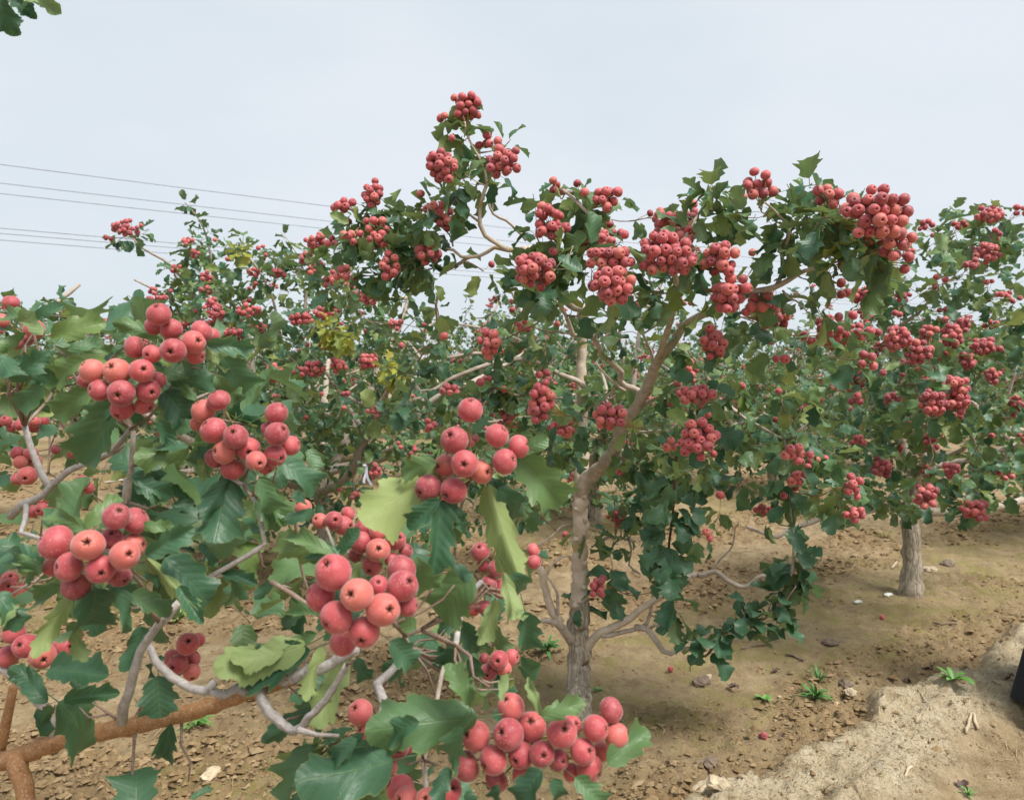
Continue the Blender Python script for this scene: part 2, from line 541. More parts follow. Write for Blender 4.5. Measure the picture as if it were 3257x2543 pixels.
def graded(lo, hi, step, outer, growth):
    core = np.arange(lo, hi + step, step)
    a, s = [], step
    p = core[-1]
    while p < outer:
        s *= growth
        p += s
        a.append(p)
    b, s = [], step
    p = core[0]
    while p > -outer:
        s *= growth
        p -= s
        b.append(p)
    return np.array(b[::-1] + core.tolist() + a)


gx = graded(-2.6, 4.0, 0.014, 400, 1.10)
ys = [1.9]
while ys[-1] < 9:
    ys.append(ys[-1] + 0.0052 * ys[-1])
gy_out, s_ = [], 0.05
while (gy_out[-1] if gy_out else ys[-1]) < 400:
    gy_out.append((gy_out[-1] if gy_out else ys[-1]) + s_)
    s_ *= 1.12
gy_in, s_ = [], 0.02
while (gy_in[-1] if gy_in else ys[0]) > -400:
    gy_in.append((gy_in[-1] if gy_in else ys[0]) - s_)
    s_ *= 1.15
gy = np.array(gy_in[::-1] + ys + gy_out)
X, Y = np.meshgrid(gx, gy)
Zh = ground_height(X, Y)
nx, ny = len(gx), len(gy)
idx = np.arange(nx * ny).reshape(ny, nx)
quads = np.stack([idx[:-1, :-1], idx[:-1, 1:], idx[1:, 1:], idx[1:, :-1]], -1).reshape(-1, 4)
gme = make_mesh('ground', np.stack([X, Y, Zh], -1).reshape(-1, 3), quads, M_SOIL)
rg, ms, ro, _, _ = zones(X, Y)
za = gme.attributes.new('zone', 'FLOAT_COLOR', 'POINT')
za.data.foreach_set('color', np.stack([rg, ms, ro, np.ones_like(rg)], -1).astype(np.float32).ravel())
ground = link(bpy.data.objects.new('ground', gme))
tag(ground, 'bare tan orchard soil with a pale dried earth bank and mossy patches', 'ground', kind='structure')


def gz(x, y):
    return float(ground_height(np.array([x]), np.array([y]))[0])


def on_ground(px, py):
    """where the ray through a photo pixel meets the soil"""
    r = FWD + RIGHT * ((px - PW / 2) / F) - UP * ((py - PH / 2) / F)
    z = 0.0
    for _ in range(4):
        t = (z - CAM_H) / r.z
        p = EYE + r * t
        z = gz(p.x, p.y)
    return Vector((p.x, p.y, z))


# ------------------------------------------------------------------ leaf, fruit and cluster shapes
def leaf_arrays(seed, rows, strips, lobes, depth, fold, curl, wave, petiole=True):
    """one blade, unit length along +Y, upper side +Z; returns V, T, uv"""
    r = np.random.default_rng(seed)
    t = np.linspace(0, 1, rows + 1)
    e = (t ** 0.62) * ((1.0 - t) ** 0.60)
    e = e / e.max() * 0.40
    V, uv, T = [], [], []
    sides = []
    for sgn in (-1, 1):
        off = r.uniform(-0.12, 0.12)
        ph = (t * (lobes + 0.35) + 0.25 + off) % 1.0
        g = np.where(ph < 0.72, ph / 0.72, (1 - ph) / 0.28)
        dd = depth * np.clip(1.15 - 0.5 * t, 0, 1) * np.clip(t * 5 - 0.6, 0, 1)
        w = e * (1 - dd * (1 - g))
        if rows >= 14:
            tf = (t * rows / 3.0) % 1.0
            w = w * (1 + 0.17 * (tf - 0.5) * np.clip(t * 6 - 1, 0, 1)) + 0.0
        w = w * (1 + r.normal(0, 0.035, rows + 1)) * r.uniform(0.88, 1.1)
        w[0] = 0.006
        w[-1] = 0.002
        ye = t + 0.13 * np.sin(math.pi * t) * (w / 0.4)
        ids = []
        for s in range(strips + 1):
            q = s / strips
            x = sgn * w * q
            y = t + (ye - t) * q
            if s == 0 and sides:
                ids.append(sides[0][0])
                continue
            base = len(V)
            z = fold * np.abs(x) + wave * np.sin(t * 9 + sgn + seed) * (np.abs(x) / 0.4) ** 1.5 - 0.25 * np.abs(x) ** 2 * (1 if seed % 2 else -0.6)
            a = curl * y
            yy = np.where(abs(curl) > 1e-3, np.sin(a) / curl, y)
            zz = np.where(abs(curl) > 1e-3, (np.cos(a) - 1) / curl, 0)
            P = np.stack([x, yy + z * np.sin(a), zz + z * np.cos(a)], -1)
            V += P.tolist()
            uv += np.stack([x, y, np.full_like(x, q)], -1).tolist()
            ids.append(base + np.arange(rows + 1))
        sides.append(ids)
        for s in range(strips):
            A, B = ids[s], ids[s + 1]
            for i in range(rows):
                if sgn > 0:
                    T += [(A[i], B[i], B[i + 1]), (A[i], B[i + 1], A[i + 1])]
                else:
                    T += [(A[i], B[i + 1], B[i]), (A[i], A[i + 1], B[i + 1])]
    if petiole:
        b = len(V)
        for k, yy in enumerate((0.02, -0.16, -0.34)):
            zz = -0.10 * (k / 2.0) ** 2
            for a in (0, 2.094, 4.189):
                V.append([0.010 * math.cos(a), yy, zz + 0.010 * math.sin(a)])
                uv.append([0.0, 0.5, 0.0])
        for k in range(2):
            for j in range(3):
                a0, a1 = b + 3 * k + j, b + 3 * k + (j + 1) % 3
                T += [(a0, a1, a1 + 3), (a0, a1 + 3, a0 + 3)]
    return np.array(V, np.float32), np.array(T, np.int32), np.array(uv, np.float32)


LEAF_SPEC = [(1, 3, 0.36, 0.35, 0.8, 0.12), (2, 3, 0.52, 0.45, 0.4, 0.12), (3, 2, 0.42, 0.25, 1.3, 0.12), (4, 3, 0.64, 0.55, 0.7, 0.12),
             (5, 3, 0.38, -0.25, -0.6, 0.14), (6, 4, 0.66, 0.35, 1.1, 0.12), (7, 2, 0.50, 0.10, 1.6, 0.18), (8, 3, 0.44, 0.6, 0.2, 0.10),
             (9, 4, 0.54, 0.2, 0.9, 0.16), (10, 3, 0.60, 0.5, -0.4, 0.10)]
NLEAF = len(LEAF_SPEC)
LEAF_A = {lod: [leaf_arrays(s, rows, st, lo, de, fo, cu, wa) for s, lo, de, fo, cu, wa in LEAF_SPEC]
          for lod, rows, st in ((0, 42, 3), (1, 18, 2))}
LEAF_A[2] = [leaf_arrays(s, 8, 1, lo, de, fo, cu, wa, False) for s, lo, de, fo, cu, wa in LEAF_SPEC]
LEAF_A[3] = [leaf_arrays(s, 6, 1, lo, de, fo, cu, wa, False) for s, lo, de, fo, cu, wa in LEAF_SPEC]
LEAF_M = {lod: [make_mesh('leaf', V, T, M_LEAF, uv=uv) for V, T, uv in LEAF_A[lod]] for lod in (0, 1, 2)}


def frame(ydir, normal):
    y = ydir.normalized()
    z = normal - y * normal.dot(y)
    if z.length < 1e-5:
        z = Vector((0.3, 0.2, 1)) - y * y.dot(Vector((0.3, 0.2, 1)))
    z.normalize()
    return y.cross(z), y, z


def leaf_matrix(base, ydir, normal, length, wf=1.0):
    x, y, z = frame(ydir, normal)
    m = Matrix((x * length * wf, y * length, z * length)).transposed().to_4x4()
    m.translation = base
    return m


def fruit_mesh(seg, prof, squash, nsep, name='fruit', lump=0.0, seed=0):
    r = np.random.default_rng(900 + seed)
    mb = MB()
    top = len(prof) - 1
    ph, pk = r.uniform(0, 6.28, 4), r.uniform(0.3, 1.0, 4)
    off = r.uniform(-0.06, 0.06, 2) if lump else np.zeros(2)
    mb.v.append((off[0], off[1], prof[0][1] * squash))
    for rho, z in prof[1:-1]:
        for j in range(seg):
            a = 2 * math.pi * j / seg
            k = 1 + 0.022 * math.cos(5 * a + ph[0]) * (1 if z > 0.3 else 0.25)
            k += lump * (pk[0] * math.cos(2 * a + ph[1]) + 0.6 * pk[1] * math.cos(3 * a + ph[2]) * (0.4 + abs(z)) + 0.5 * pk[2] * math.sin(a + ph[3]) * z)
            if rho < 0.3 and z > 0 and lump:                     # ragged mouth of the calyx
                k *= 1 + 0.28 * math.cos(5 * a + ph[3]) * (1 if rho > 0.12 else 0.4) + r.uniform(-0.08, 0.08)
            s = max(0.0, z) * 1.0
            mb.v.append((rho * k * math.cos(a) + off[0] * s, rho * k * math.sin(a) + off[1] * s, z * squash * (1 + lump * 0.6 * math.cos(a + ph[2]))))
    mb.v.append((0, 0, prof[-1][1] * squash))
    last = len(mb.v) - 1
    for j in range(seg):
        mb.tri(0, 1 + j, 1 + (j + 1) % seg, 1)
    for i in range(1, top - 1):
        for j in range(seg):
            a, b = 1 + (i - 1) * seg + j, 1 + (i - 1) * seg + (j + 1) % seg
            mb.quad(a, a + seg, b + seg, b, 1 if prof[i + 1][0] < 0.17 and prof[i][1] > 0 else 0)
    for j in range(seg):
        a, b = 1 + (top - 2) * seg + j, 1 + (top - 2) * seg + (j + 1) % seg
        mb.tri(a, last, b, 0)
    for k in range(nsep):
        a = 2 * math.pi * k / nsep + 0.3 + r.uniform(-.2, .2)
        c, s = math.cos(a), math.sin(a)
        b = len(mb.v)
        q = r.uniform(0.22, 0.40)
        h = r.uniform(0.96, 1.06)
        wd = r.uniform(0.05, 0.085)
        ox, oy = off * 0.9
        mb.v += [(0.15 * c - wd * s + ox, 0.15 * s + wd * c + oy, 0.86 * squash), (0.15 * c + wd * s + ox, 0.15 * s - wd * c + oy, 0.86 * squash),
                 (q * c + ox, q * s + oy, h * squash), (q * 0.65 * c + ox, q * 0.65 * s + oy, (h - 0.02) * squash)]
        mb.tri(b, b + 1, b + 3, 2)
        mb.tri(b, b + 3, b + 2, 2)
        mb.tri(b + 1, b + 2, b + 3, 2)
    return make_mesh(name, mb.v, mb.f, [M_FRUIT, M_CALYX, M_SEPAL], mi=mb.m)


PROF_HI = [(0, 0.66), (0.10, 0.68), (0.16, 0.78), (0.22, 0.90), (0.34, 0.93), (0.52, 0.85), (0.72, 0.68), (0.88, 0.42), (0.97, 0.14), (0.98, -0.12), (0.92, -0.40),
           (0.78, -0.65), (0.58, -0.83), (0.34, -0.91), (0.15, -0.90), (0.06, -0.84), (0, -0.80)]
PROF_MID = [(0, 0.66), (0.16, 0.76), (0.26, 0.91), (0.52, 0.85), (0.84, 0.50), (0.99, 0.0), (0.86, -0.52), (0.5, -0.86), (0.1, -0.88), (0, -0.84)]
PROF_LOW = [(0, 0.70), (0.16, 0.84), (0.66, 0.74), (0.99, 0.02), (0.66, -0.74), (0, -0.9)]
FRUIT_M = {0: [fruit_mesh(24, PROF_HI, q, n, lump=0.022, seed=n + int(q * 100)) for q, n in ((0.84, 5), (0.90, 4), (0.94, 5), (0.98, 3), (0.88, 4), (1.0, 5))],
           1: [fruit_mesh(12, PROF_MID, q, 0, lump=0.02, seed=int(q * 100)) for q in (0.86, 0.92, 0.98)],
           2: [fruit_mesh(7, PROF_LOW, 0.92, 0)]}


def arrays_of(me):
    n = len(me.vertices)
    V = np.empty(n * 3, np.float32)
    me.vertices.foreach_get('co', V)
    T = np.empty(len(me.polygons) * 3, np.int32)
    me.loops.foreach_get('vertex_index', T)
    m = np.empty(len(me.polygons), np.int32)
    me.polygons.foreach_get('material_index', m)
    return V.reshape(-1, 3), T.reshape(-1, 3), m


FRUIT_LOW = arrays_of(FRUIT_M[2][0])
FRUIT_MIDA = arrays_of(FRUIT_M[1][0])


def rand_dir(up=0.0):
    v = Vector((rnd.gauss(0, 1), rnd.gauss(0, 1), rnd.gauss(0, 1) + up))
    return v.normalized()


def pack_cluster(ex, ey, ez, rf, cap=26):
    """fruit centres in an ellipsoid of half-axes ex, ey, ez: a shaken close packing"""
    ax = [max(0.25 * rf, e - 0.85 * rf) for e in (ex, ey, ez)]
    g = 1.92 * rf
    rot = Matrix.Rotation(rnd.uniform(0, 6.28), 3, 'X') @ Matrix.Rotation(rnd.uniform(0, 6.28), 3, 'Z')
    o = Vector((rnd.uniform(-.5, .5), rnd.uniform(-.5, .5), rnd.uniform(-.5, .5))) * g
    pts = []
    n = int(max(ax) / g * 1.6) + 2
    e1, e2, k1, k2 = rand_dir(), rand_dir(), rnd.uniform(0.1, 0.5), rnd.uniform(0.1, 0.45)
    for i in range(-n, n + 1):
        for j in range(-n, n + 1):
            for k in range(-n, n + 1):
                p = rot @ Vector((i + 0.5 * ((j + k) % 2), (j + (k % 2) / 3.0) * 0.866, k * 0.816)) * g + o
                q = Vector((p.x / ax[0], p.y / ax[1], p.z / ax[2]))
                m = q.length
                if m > 1e-3 and max(ax) > 1.2 * rf:              # uneven outline: bulges one way, hollow another
                    q /= m
                    m /= 1 + k1 * q.dot(e1) * abs(q.dot(e1)) - k2 * max(0.0, q.dot(e2)) ** 2
                if m <= 1.0 and rnd.random() > 0.10:
                    pts.append(p + rand_dir() * rf * rnd.uniform(0, 0.3))
    if not pts:
        pts = [Vector((0, 0, 0))]
    pts.sort(key=lambda p: p.z + rnd.uniform(-0.5, 0.5) * rf)      # keep the outer, nearer ones
    return pts[:cap]


class Tree:
    """one hawthorn: branches first, then twigs that grow from the nearest wood to every cluster and leaf tuft"""

    def __init__(self, base, label, group, lod=1, leaf_parts=300, fruit_parts=300, twig_mat='W', view_only=True):
        self.root = empty('hawthorn_tree', base)
        tag(self.root, label, 'tree', group)
        self.base = Vector(base)
        self.att = []                    # (point, radius)
        self.twig = MB()
        self.screens = []
        self._n, self._arr, self._rad = 0, np.empty((0, 3)), np.empty(0)
        self.leaves = []                 # (matrix, variant, tone)
        self.clusters = []               # (fruits [(pos, r, dir)], base point)
        self.lod, self.nleaf, self.nfruit, self.twig_mat = lod, leaf_parts, fruit_parts, twig_mat

    def limb(self, pts, mat='L', name='branch', sides=9, knobs=0.12, step=0.03, rough=0.06, wob=0.12, attach=True):
        """pts rows (x,y,z,r) in the world"""
        path = spline(pts, step)
        mb = MB()
        tube(mb, path, sides, rough, knobs, wob=wob)
        mb.v = [(v[0] - self.base.x, v[1] - self.base.y, v[2] - self.base.z) for v in mb.v]
        o = mb.build(name, BARK[mat], self.root)
        if attach:
            self.att += [(Vector(p[:3]), p[3]) for p in path[::2]]
        return o

    def zlimb(self, z, pts, d0, d1, w0, w1, mat='L', **kw):
        n = len(pts)
        rows = []
        s = ZOOM[z][2]
        for i, (x, y) in enumerate(pts):
            k = i / (n - 1)
            d = d0 + (d1 - d0) * k
            p = zat(z, x, y, d)
            rows.append((*p, (w0 + (w1 - w0) * k) / s / F * d / 2))
        kw.setdefault('step', 0.02)
        return self.limb(rows, mat, **kw)

    def nearest(self, p):
        n = len(self.att)
        if self._n < n:
            if n > len(self._arr):
                a, r = np.empty((2 * n, 3)), np.empty(2 * n)
                a[:self._n], r[:self._n] = self._arr[:self._n], self._rad[:self._n]
                self._arr, self._rad = a, r
            for k in range(self._n, n):
                self._arr[k], self._rad[k] = self.att[k]
            self._n = n
        d = self._arr[:n] - np.array(p)
        i = int(np.argmin((d * d).sum(1)))
        return Vector(self._arr[i]), float(self._rad[i])

    def grow_twig(self, p, r_end=0.0012, add=True):
        """a crooked twig from the nearest wood to p; returns its end direction"""
        a, ra = self.nearest(p)
        v = p - a
        L = v.length
        if L < 0.004:
            return Vector((0, 0, 1))
        r0 = min(ra * 0.7, 0.0016 + 0.008 * L)
        sag = Vector((0, 0, 0.10 * L))
        q1 = a + v * 0.35 + rand_dir() * L * 0.10 - sag * 0.3
        q2 = a + v * 0.7 + rand_dir() * L * 0.10 - sag * 0.5
        rows = [(*a, r0), (*q1, r0 * 0.8), (*q2, r0 * 0.55 + r_end * 0.4), (*p, r_end)]
        path = spline(rows, max(0.02, L / 8))
        tube(self.twig, path, 5, 0.1, 0.2)
        if add and L > 0.05:
            self.att += [(Vector(x[:3]), x[3]) for x in path[2::2]]
        return (p - q2).normalized()

    def leaf(self, base, ydir, normal, length, wf=1.0, tone=0.2, var=None):
        self.leaves.append((leaf_matrix(base, ydir, normal, length, wf), rnd.randrange(NLEAF) if var is None else var, tone))

    def zleaf(self, z, bx, by, tx, ty, d, w=0.7, up=True, tone=0.2, dz=None, roll=None, var=None):
        """a leaf whose blade runs from one photo position to another"""
        b = zat(z, bx, by, d)
        t = zat(z, tx, ty, d + (rnd.uniform(-0.015, 0.02) if dz is None else dz))
        y = t - b
        n = (EYE - b).normalized() * (1 if up else -1)
        n = Matrix.Rotation(R(rnd.uniform(-28, 28) if roll is None else roll), 3, y.normalized()) @ n
        n = (n + Vector((0, 0, 0.25 if up else -0.25))).normalized()
        self.leaf(b, y, n, y.length * 1.1, w / 0.78 / 1.05, tone, rnd.choice((0, 1, 2, 4, 6, 7, 8)) if var is None else var)

    def tone(self):
        u = rnd.random()
        if u < 0.55:
            return rnd.uniform(0.0, 0.36)
        if u < 0.93:
            return rnd.uniform(0.36, 0.62)
        return rnd.uniform(0.62, 0.80)

    def hides_bunch(self, p):
        q = project(p)
        return q is not None and any(abs(q[0] - x) < w * 1.25 and abs(q[1] - y) < h * 1.35 and q[2] < d + 0.03 for x, y, d, w, h in self.screens)

    def tuft(self, p, n=6, size=0.07, spread=1.0, tone=None, droop=0.45, force=False):
        if not force and self.hides_bunch(p):
            return
        d = self.grow_twig(p)
        a0 = rnd.uniform(0, 6.28)
        x, y, z = frame(d, Vector((0.31, 0.52, 0.8)))
        for k in range(n):
            a = a0 + k * 2.4
            side = (x * math.cos(a) + z * math.sin(a))
            yd = side * spread + d * rnd.uniform(0.0, 0.8) + Vector((0, 0, -droop * rnd.uniform(0.2, 1.3)))
            nm = Vector((0, 0, 1)) + side * 0.35 + rand_dir() * 0.35
            b = p - d * rnd.uniform(0, 0.05) + yd.normalized() * 0.022
            self.leaf(b, yd, nm, size * rnd.uniform(0.7, 1.25), rnd.uniform(0.85, 1.25), self.tone() if tone is None else tone + rnd.uniform(-0.06, 0.06))

    def cluster(self, c, hw, hh, rf, leaves=7, lsize=0.075, lean=None, cap=26):
        """fruit bunch about c, half width hw and half height hh as seen by the camera"""
        a, _ = self.nearest(c)
        out = (c - a)
        out = (out.normalized() if out.length > 1e-4 else Vector((0, 0, 1))) + Vector((0, -0.35, 0.25)) + rand_dir() * 0.3
        if lean is not None:
            out = lean
        out.normalize()
        hd = min(hw, hh) * 0.95
        q = project(c)
        if q is not None:
            self.screens.append((q[0], q[1], q[2], hw * F / q[2], hh * F / q[2]))
        pts = [c + RIGHT * p.x + UP * p.y + FWD * p.z for p in pack_cluster(hw, hh, hd, rf, cap)]
        self.bunch(pts, [rf * rnd.uniform(0.82, 1.08) for _ in pts], c, out, max(hw, hh), leaves, lsize)

    def scatter_bunches(self, boxes, rf=0.0145, leaves=4, lsize=0.065):
        for x0, y0, x1, y1, d0, d1, n in boxes:
            for _ in range(n):
                w = rnd.uniform(0.022, 0.052)
                self.cluster(at(rnd.uniform(x0, x1) * K, rnd.uniform(y0, y1) * K, rnd.uniform(d0, d1)), w, w * rnd.uniform(0.7, 1.2), rf * rnd.uniform(0.88, 1.08), leaves, lsize)

    def bunch(self, pts, radii, c, out, R_, leaves, lsize):
        b = c - out * (R_ * 0.9 + 0.015)
        qs = [q for q in map(project, pts) if q is not None]
        if qs and not leaves:
            xs, ys_, ds = zip(*qs)
            self.screens.append((sum(xs) / len(xs), sum(ys_) / len(ys_), max(ds), (max(xs) - min(xs)) / 2 + 60, (max(ys_) - min(ys_)) / 2 + 60))
        self.grow_twig(b, 0.0018)
        fr = []
        core = c - out * R_ * 0.55
        for p, r in zip(pts, radii):
            d = (p - core).normalized() + rand_dir() * 0.28 + (EYE - p).normalized() * 0.15
            fr.append((p, r, d.normalized()))
        self.clusters.append((fr, b))
        if leaves:
            x, y, z = frame(out, Vector((0.21, 0.4, 0.9)))
            a0 = rnd.uniform(0, 6.28)
            for k in range(leaves):
                a = a0 + 6.283 * k / leaves + rnd.uniform(-0.3, 0.3)
                side = x * math.cos(a) + z * math.sin(a)
                yd = side * 1.0 + out * rnd.uniform(-0.35, 0.35) + Vector((0, 0, -rnd.uniform(0.1, 0.95)))
                tc = (EYE - c).normalized()
                if yd.dot(tc) > 0.15:
                    yd = yd - tc * (yd.dot(tc) + rnd.uniform(0.0, 0.3))
                nm = out * 0.7 + Vector((0, 0, 0.8)) + rand_dir() * 0.35
                self.leaf(b + side * rnd.uniform(0.4, 0.95) * R_ + out * rnd.uniform(-0.01, 0.4) * R_, yd, nm, lsize * rnd.uniform(0.75, 1.25), rnd.uniform(0.85, 1.2), self.tone())

    # ---- write the parts
    def seen_size(self, p, s):
        q = project(p)
        if q is None:
            return 0.0
        k = s * F / q[2]
        return k if -k < q[0] < PW + k and -k < q[1] < PH + k else k * 0.02

    def finish(self):
        inv = Matrix.Translation(-self.base)
        if self.twig.v:
            self.twig.v = [(v[0] - self.base.x, v[1] - self.base.y, v[2] - self.base.z) for v in self.twig.v]
            o = self.twig.build('twigs', BARK[self.twig_mat], self.root)
            o['kind'] = 'stuff'
        lv = sorted(self.leaves, key=lambda l: -self.seen_size(l[0].translation, l[0].col[1].length))
        for m, var, tone in lv[:self.nleaf]:
            q = project(m.translation)
            lod = self.lod if (q is None or q[2] > 1.3) else 0
            o = bpy.data.objects.new('leaf', LEAF_M[lod][var])
            o.matrix_local = inv @ m
            o.color = (max(0.0, min(1.0, tone)), 0, 0, 1)
            link(o, self.root)
        rest = lv[self.nleaf:]
        if rest:
            o = link(bpy.data.objects.new('foliage', foliage_mesh([(inv @ m, v, t) for m, v, t in rest], 2 if self.lod else 1)), self.root)
            o.color = (0, 0, 0, 1)
            o['kind'] = 'stuff'
        cl = sorted(self.clusters, key=lambda c: -self.seen_size(c[1], 0.03))
        left = self.nfruit
        for fr, b in cl:
            mb = MB()
            for p, r, d in fr:
                s = p - d * r * 0.82
                mid = s * 0.5 + b * 0.5 - d * r * 0.5
                path = spline([(*b, 0.0011), (*mid, 0.0009), (*s, 0.0010)], 0.02)
                path[:, :3] -= np.array(b)
                tube(mb, path, 4, 0, 0)
            singles = left >= len(fr)
            if not singles:                              # too far or too many to be picked apart
                V, T, m = fruit_arrays([(p - b, r, d) for p, r, d in fr], min(2, max(1, self.lod)))
                mb.m = [3] * len(mb.m) + m.tolist()
                mb.f += (T + len(mb.v)).tolist()
                mb.v += V.tolist()
            o = mb.build('fruit_cluster', M_STALK if singles else [M_FRUIT, M_CALYX, M_SEPAL, M_STALK], self.root)
            o.location = b - self.base
            if singles:
                left -= len(fr)
                for p, r, d in fr:
                    q = project(p)
                    lod = 0 if q is not None and q[2] < 1.35 else (1 if self.lod < 2 else 2)
                    f = bpy.data.objects.new('fruit', rnd.choice(FRUIT_M[lod]))
                    rot = d.to_track_quat('Z', 'Y').to_matrix().to_4x4() @ Matrix.Rotation(rnd.uniform(0, 6.28), 4, 'Z')
                    f.matrix_local = Matrix.Translation(p - b) @ rot @ Matrix.Scale(r, 4)
                    link(f, o)
        return self.root


def foliage_mesh(items, lod):
    Vs, Ts, Us, To = [], [], [], []
    off = 0
    for m, var, tone in items:
        V, T, uv = LEAF_A[lod][var]
        A = np.array(m)
        Vs.append(V @ A[:3, :3].T + A[:3, 3])
        Ts.append(T + off)
        Us.append(uv)
        To.append(np.full(len(V), tone, np.float32))
        off += len(V)
    return make_mesh('foliage', np.concatenate(Vs), np.concatenate(Ts), M_LEAF, uv=np.concatenate(Us), tone=np.concatenate(To))


def fruit_arrays(items, lod=2):
    V0, T0, m0 = FRUIT_LOW if lod == 2 else FRUIT_MIDA
    Vs, Ts, ms_ = [], [], []
    for k, (p, r, d) in enumerate(items):
        A = np.array(d.to_track_quat('Z', 'Y').to_matrix())
        Vs.append((V0 * r) @ A.T + np.array(p))
        Ts.append(T0 + k * len(V0))
        ms_.append(m0)
    return np.concatenate(Vs), np.concatenate(Ts), np.concatenate(ms_)

# ------------------------------------------------------------------ the near tree at the camera's left: its limbs reach across the lower left
RF = 0.014
FG_BASE = (-1.81, 1.34, gz(-1.81, 1.34))
fg = Tree(FG_BASE, 'near hawthorn whose orange limb and big fruit bunches fill the lower foreground', 'hawthorn trees of the nearest row', lod=1, leaf_parts=300, fruit_parts=300)
b0 = Vector(FG_BASE)
fg.limb([(*(b0 + Vector((0, 0, -0.08))), 0.075), (*(b0 + Vector((0.01, 0, 0.1))), 0.058), (*(b0 + Vector((0.03, 0.01, 0.35))), 0.05), (*(b0 + Vector((0.02, 0.0, 0.6))), 0.046)], 'T', 'trunk', 12, 0.05)
p_l = zat('3', 0, 1130, 0.98)
tr_top = b0 + Vector((0.02, 0, 0.58))
fg.limb([(*tr_top, 0.03), (*(tr_top.lerp(p_l, 0.35) + Vector((0, 0, 0.08))), 0.02), (*(tr_top.lerp(p_l, 0.75) + Vector((0, 0, 0.06))), 0.016), (*p_l, 0.0145)], 'O')
fg.zlimb('3', [(0, 1130), (180, 1075), (400, 1000), (750, 920), (1000, 870), (1250, 800), (1500, 720), (1700, 650), (1850, 602)], 0.98, 0.865, 118, 98, 'O', knobs=0.10, sides=14, step=0.011, rough=0.03)
fg.zlimb('3', [(110, 1090), (120, 1180), (140, 1280), (160, 1400), (180, 1500)], 0.96, 0.93, 120, 105, 'O', sides=12)
fg.zlimb('3', [(-10, 1100), (15, 1000), (40, 880), (85, 660)], 0.99, 0.97, 70, 55, 'O')
fg.zlimb('3', [(1640, 650), (1655, 720), (1680, 790), (1740, 860), (1820, 925), (1890, 930), (1960, 850), (2060, 740), (2130, 630), (2190, 520)], 0.87, 0.80, 72, 36, 'G', knobs=0.35, sides=16, step=0.007, rough=0.16)
fg.zlimb('3', [(1880, 930), (2000, 960), (2140, 970)], 0.80, 0.82, 40, 22, 'G')
fg.zlimb('3', [(1800, 618), (1860, 598), (1960, 566), (2060, 530), (2150, 480), (2260, 420)], 0.87, 0.84, 100, 44, 'G', knobs=0.35, sides=16, step=0.007, rough=0.15)
fg.zlimb('3', [(770, 890), (785, 780), (815, 690), (850, 560), (890, 430), (940, 350), (1010, 250), (1130, 130)], 0.90, 0.84, 66, 44, 'G', knobs=0.3)
fg.zlimb('3', [(930, 370), (990, 500), (1080, 600), (1200, 670), (1300, 690), (1350, 640)], 0.885, 0.86, 46, 52, 'G', knobs=0.5)
fg.zlimb('3', [(1330, 690), (1420, 715), (1500, 670), (1560, 700)], 0.86, 0.875, 46, 60, 'G', knobs=0.5)
fg.zlimb('3', [(360, 1000), (330, 900), (290, 820), (180, 690), (60, 580), (-20, 520)], 0.95, 0.92, 60, 44, 'G', knobs=0.3)
fg.zlimb('2', [(1130, 1330), (1290, 1180), (1440, 1000), (1640, 850), (1990, 650), (2050, 600), (2020, 480), (1970, 280), (1880, 150), (1760, 90)], 0.88, 0.86, 50, 26, 'G', knobs=0.2)
fg.zlimb('2', [(1560, 890), (1680, 850), (1830, 820)], 0.9, 0.9, 40, 30, 'G')
fg.zlimb('1', [(80, 1850), (180, 1760), (330, 1690), (520, 1500), (700, 1430), (850, 1360), (960, 1240), (1000, 1180)], 1.0, 0.9, 62, 34, 'G', knobs=0.2)
fg.zlimb('1', [(400, 1640), (340, 1550), (290, 1450), (230, 1290), (190, 1150)], 1.0, 1.0, 62, 42, 'G')
fg.zlimb('1', [(985, 1740), (1000, 1600), (1015, 1450), (1030, 1190)], 0.93, 0.92, 48, 36, 'L')
fg.zlimb('2', [(470, 760), (300, 560), (160, 520), (190, 430), (210, 300)], 0.86, 0.98, 30, 40, 'G', attach=True)
fg.zlimb('2', [(985, 100), (975, 200), (960, 300)], 0.93, 0.93, 52, 40, 'G')
fg.zlimb('2', [(1160, 360), (1280, 330), (1390, 320)], 1.05, 1.1, 32, 24, 'G')
fg.zlimb('4', [(1290, 1690), (1300, 1560), (1340, 1430), (1400, 1340), (1450, 1290)], 0.80, 0.92, 40, 30, 'G', knobs=0.2)
fg.zlimb('5', [(560, 760), (590, 620), (540, 500), (620, 430), (740, 290)], 0.80, 0.95, 70, 36, 'G', knobs=0.4)
fg.zlimb('5', [(850, 1250), (830, 1100), (815, 940), (850, 800), (880, 650), (910, 480), (930, 400)], 0.76, 0.86, 30, 24, 'L', knobs=0.3)
fg.zlimb('4', [(120, 1290), (260, 1370), (400, 1470), (560, 1600)], 0.84, 0.80, 28, 34, 'W', knobs=0.2)
# limb that arches over towards the upper left corner
q_tip = at(-60, -90, 0.95)
fg.limb([(*tr_top, 0.022), (-1.6, 1.28, 1.05, 0.017), (-1.3, 1.15, 1.6, 0.011), (*(q_tip + Vector((-0.12, 0.03, 0.03))), 0.005), (*q_tip, 0.003)], 'L')

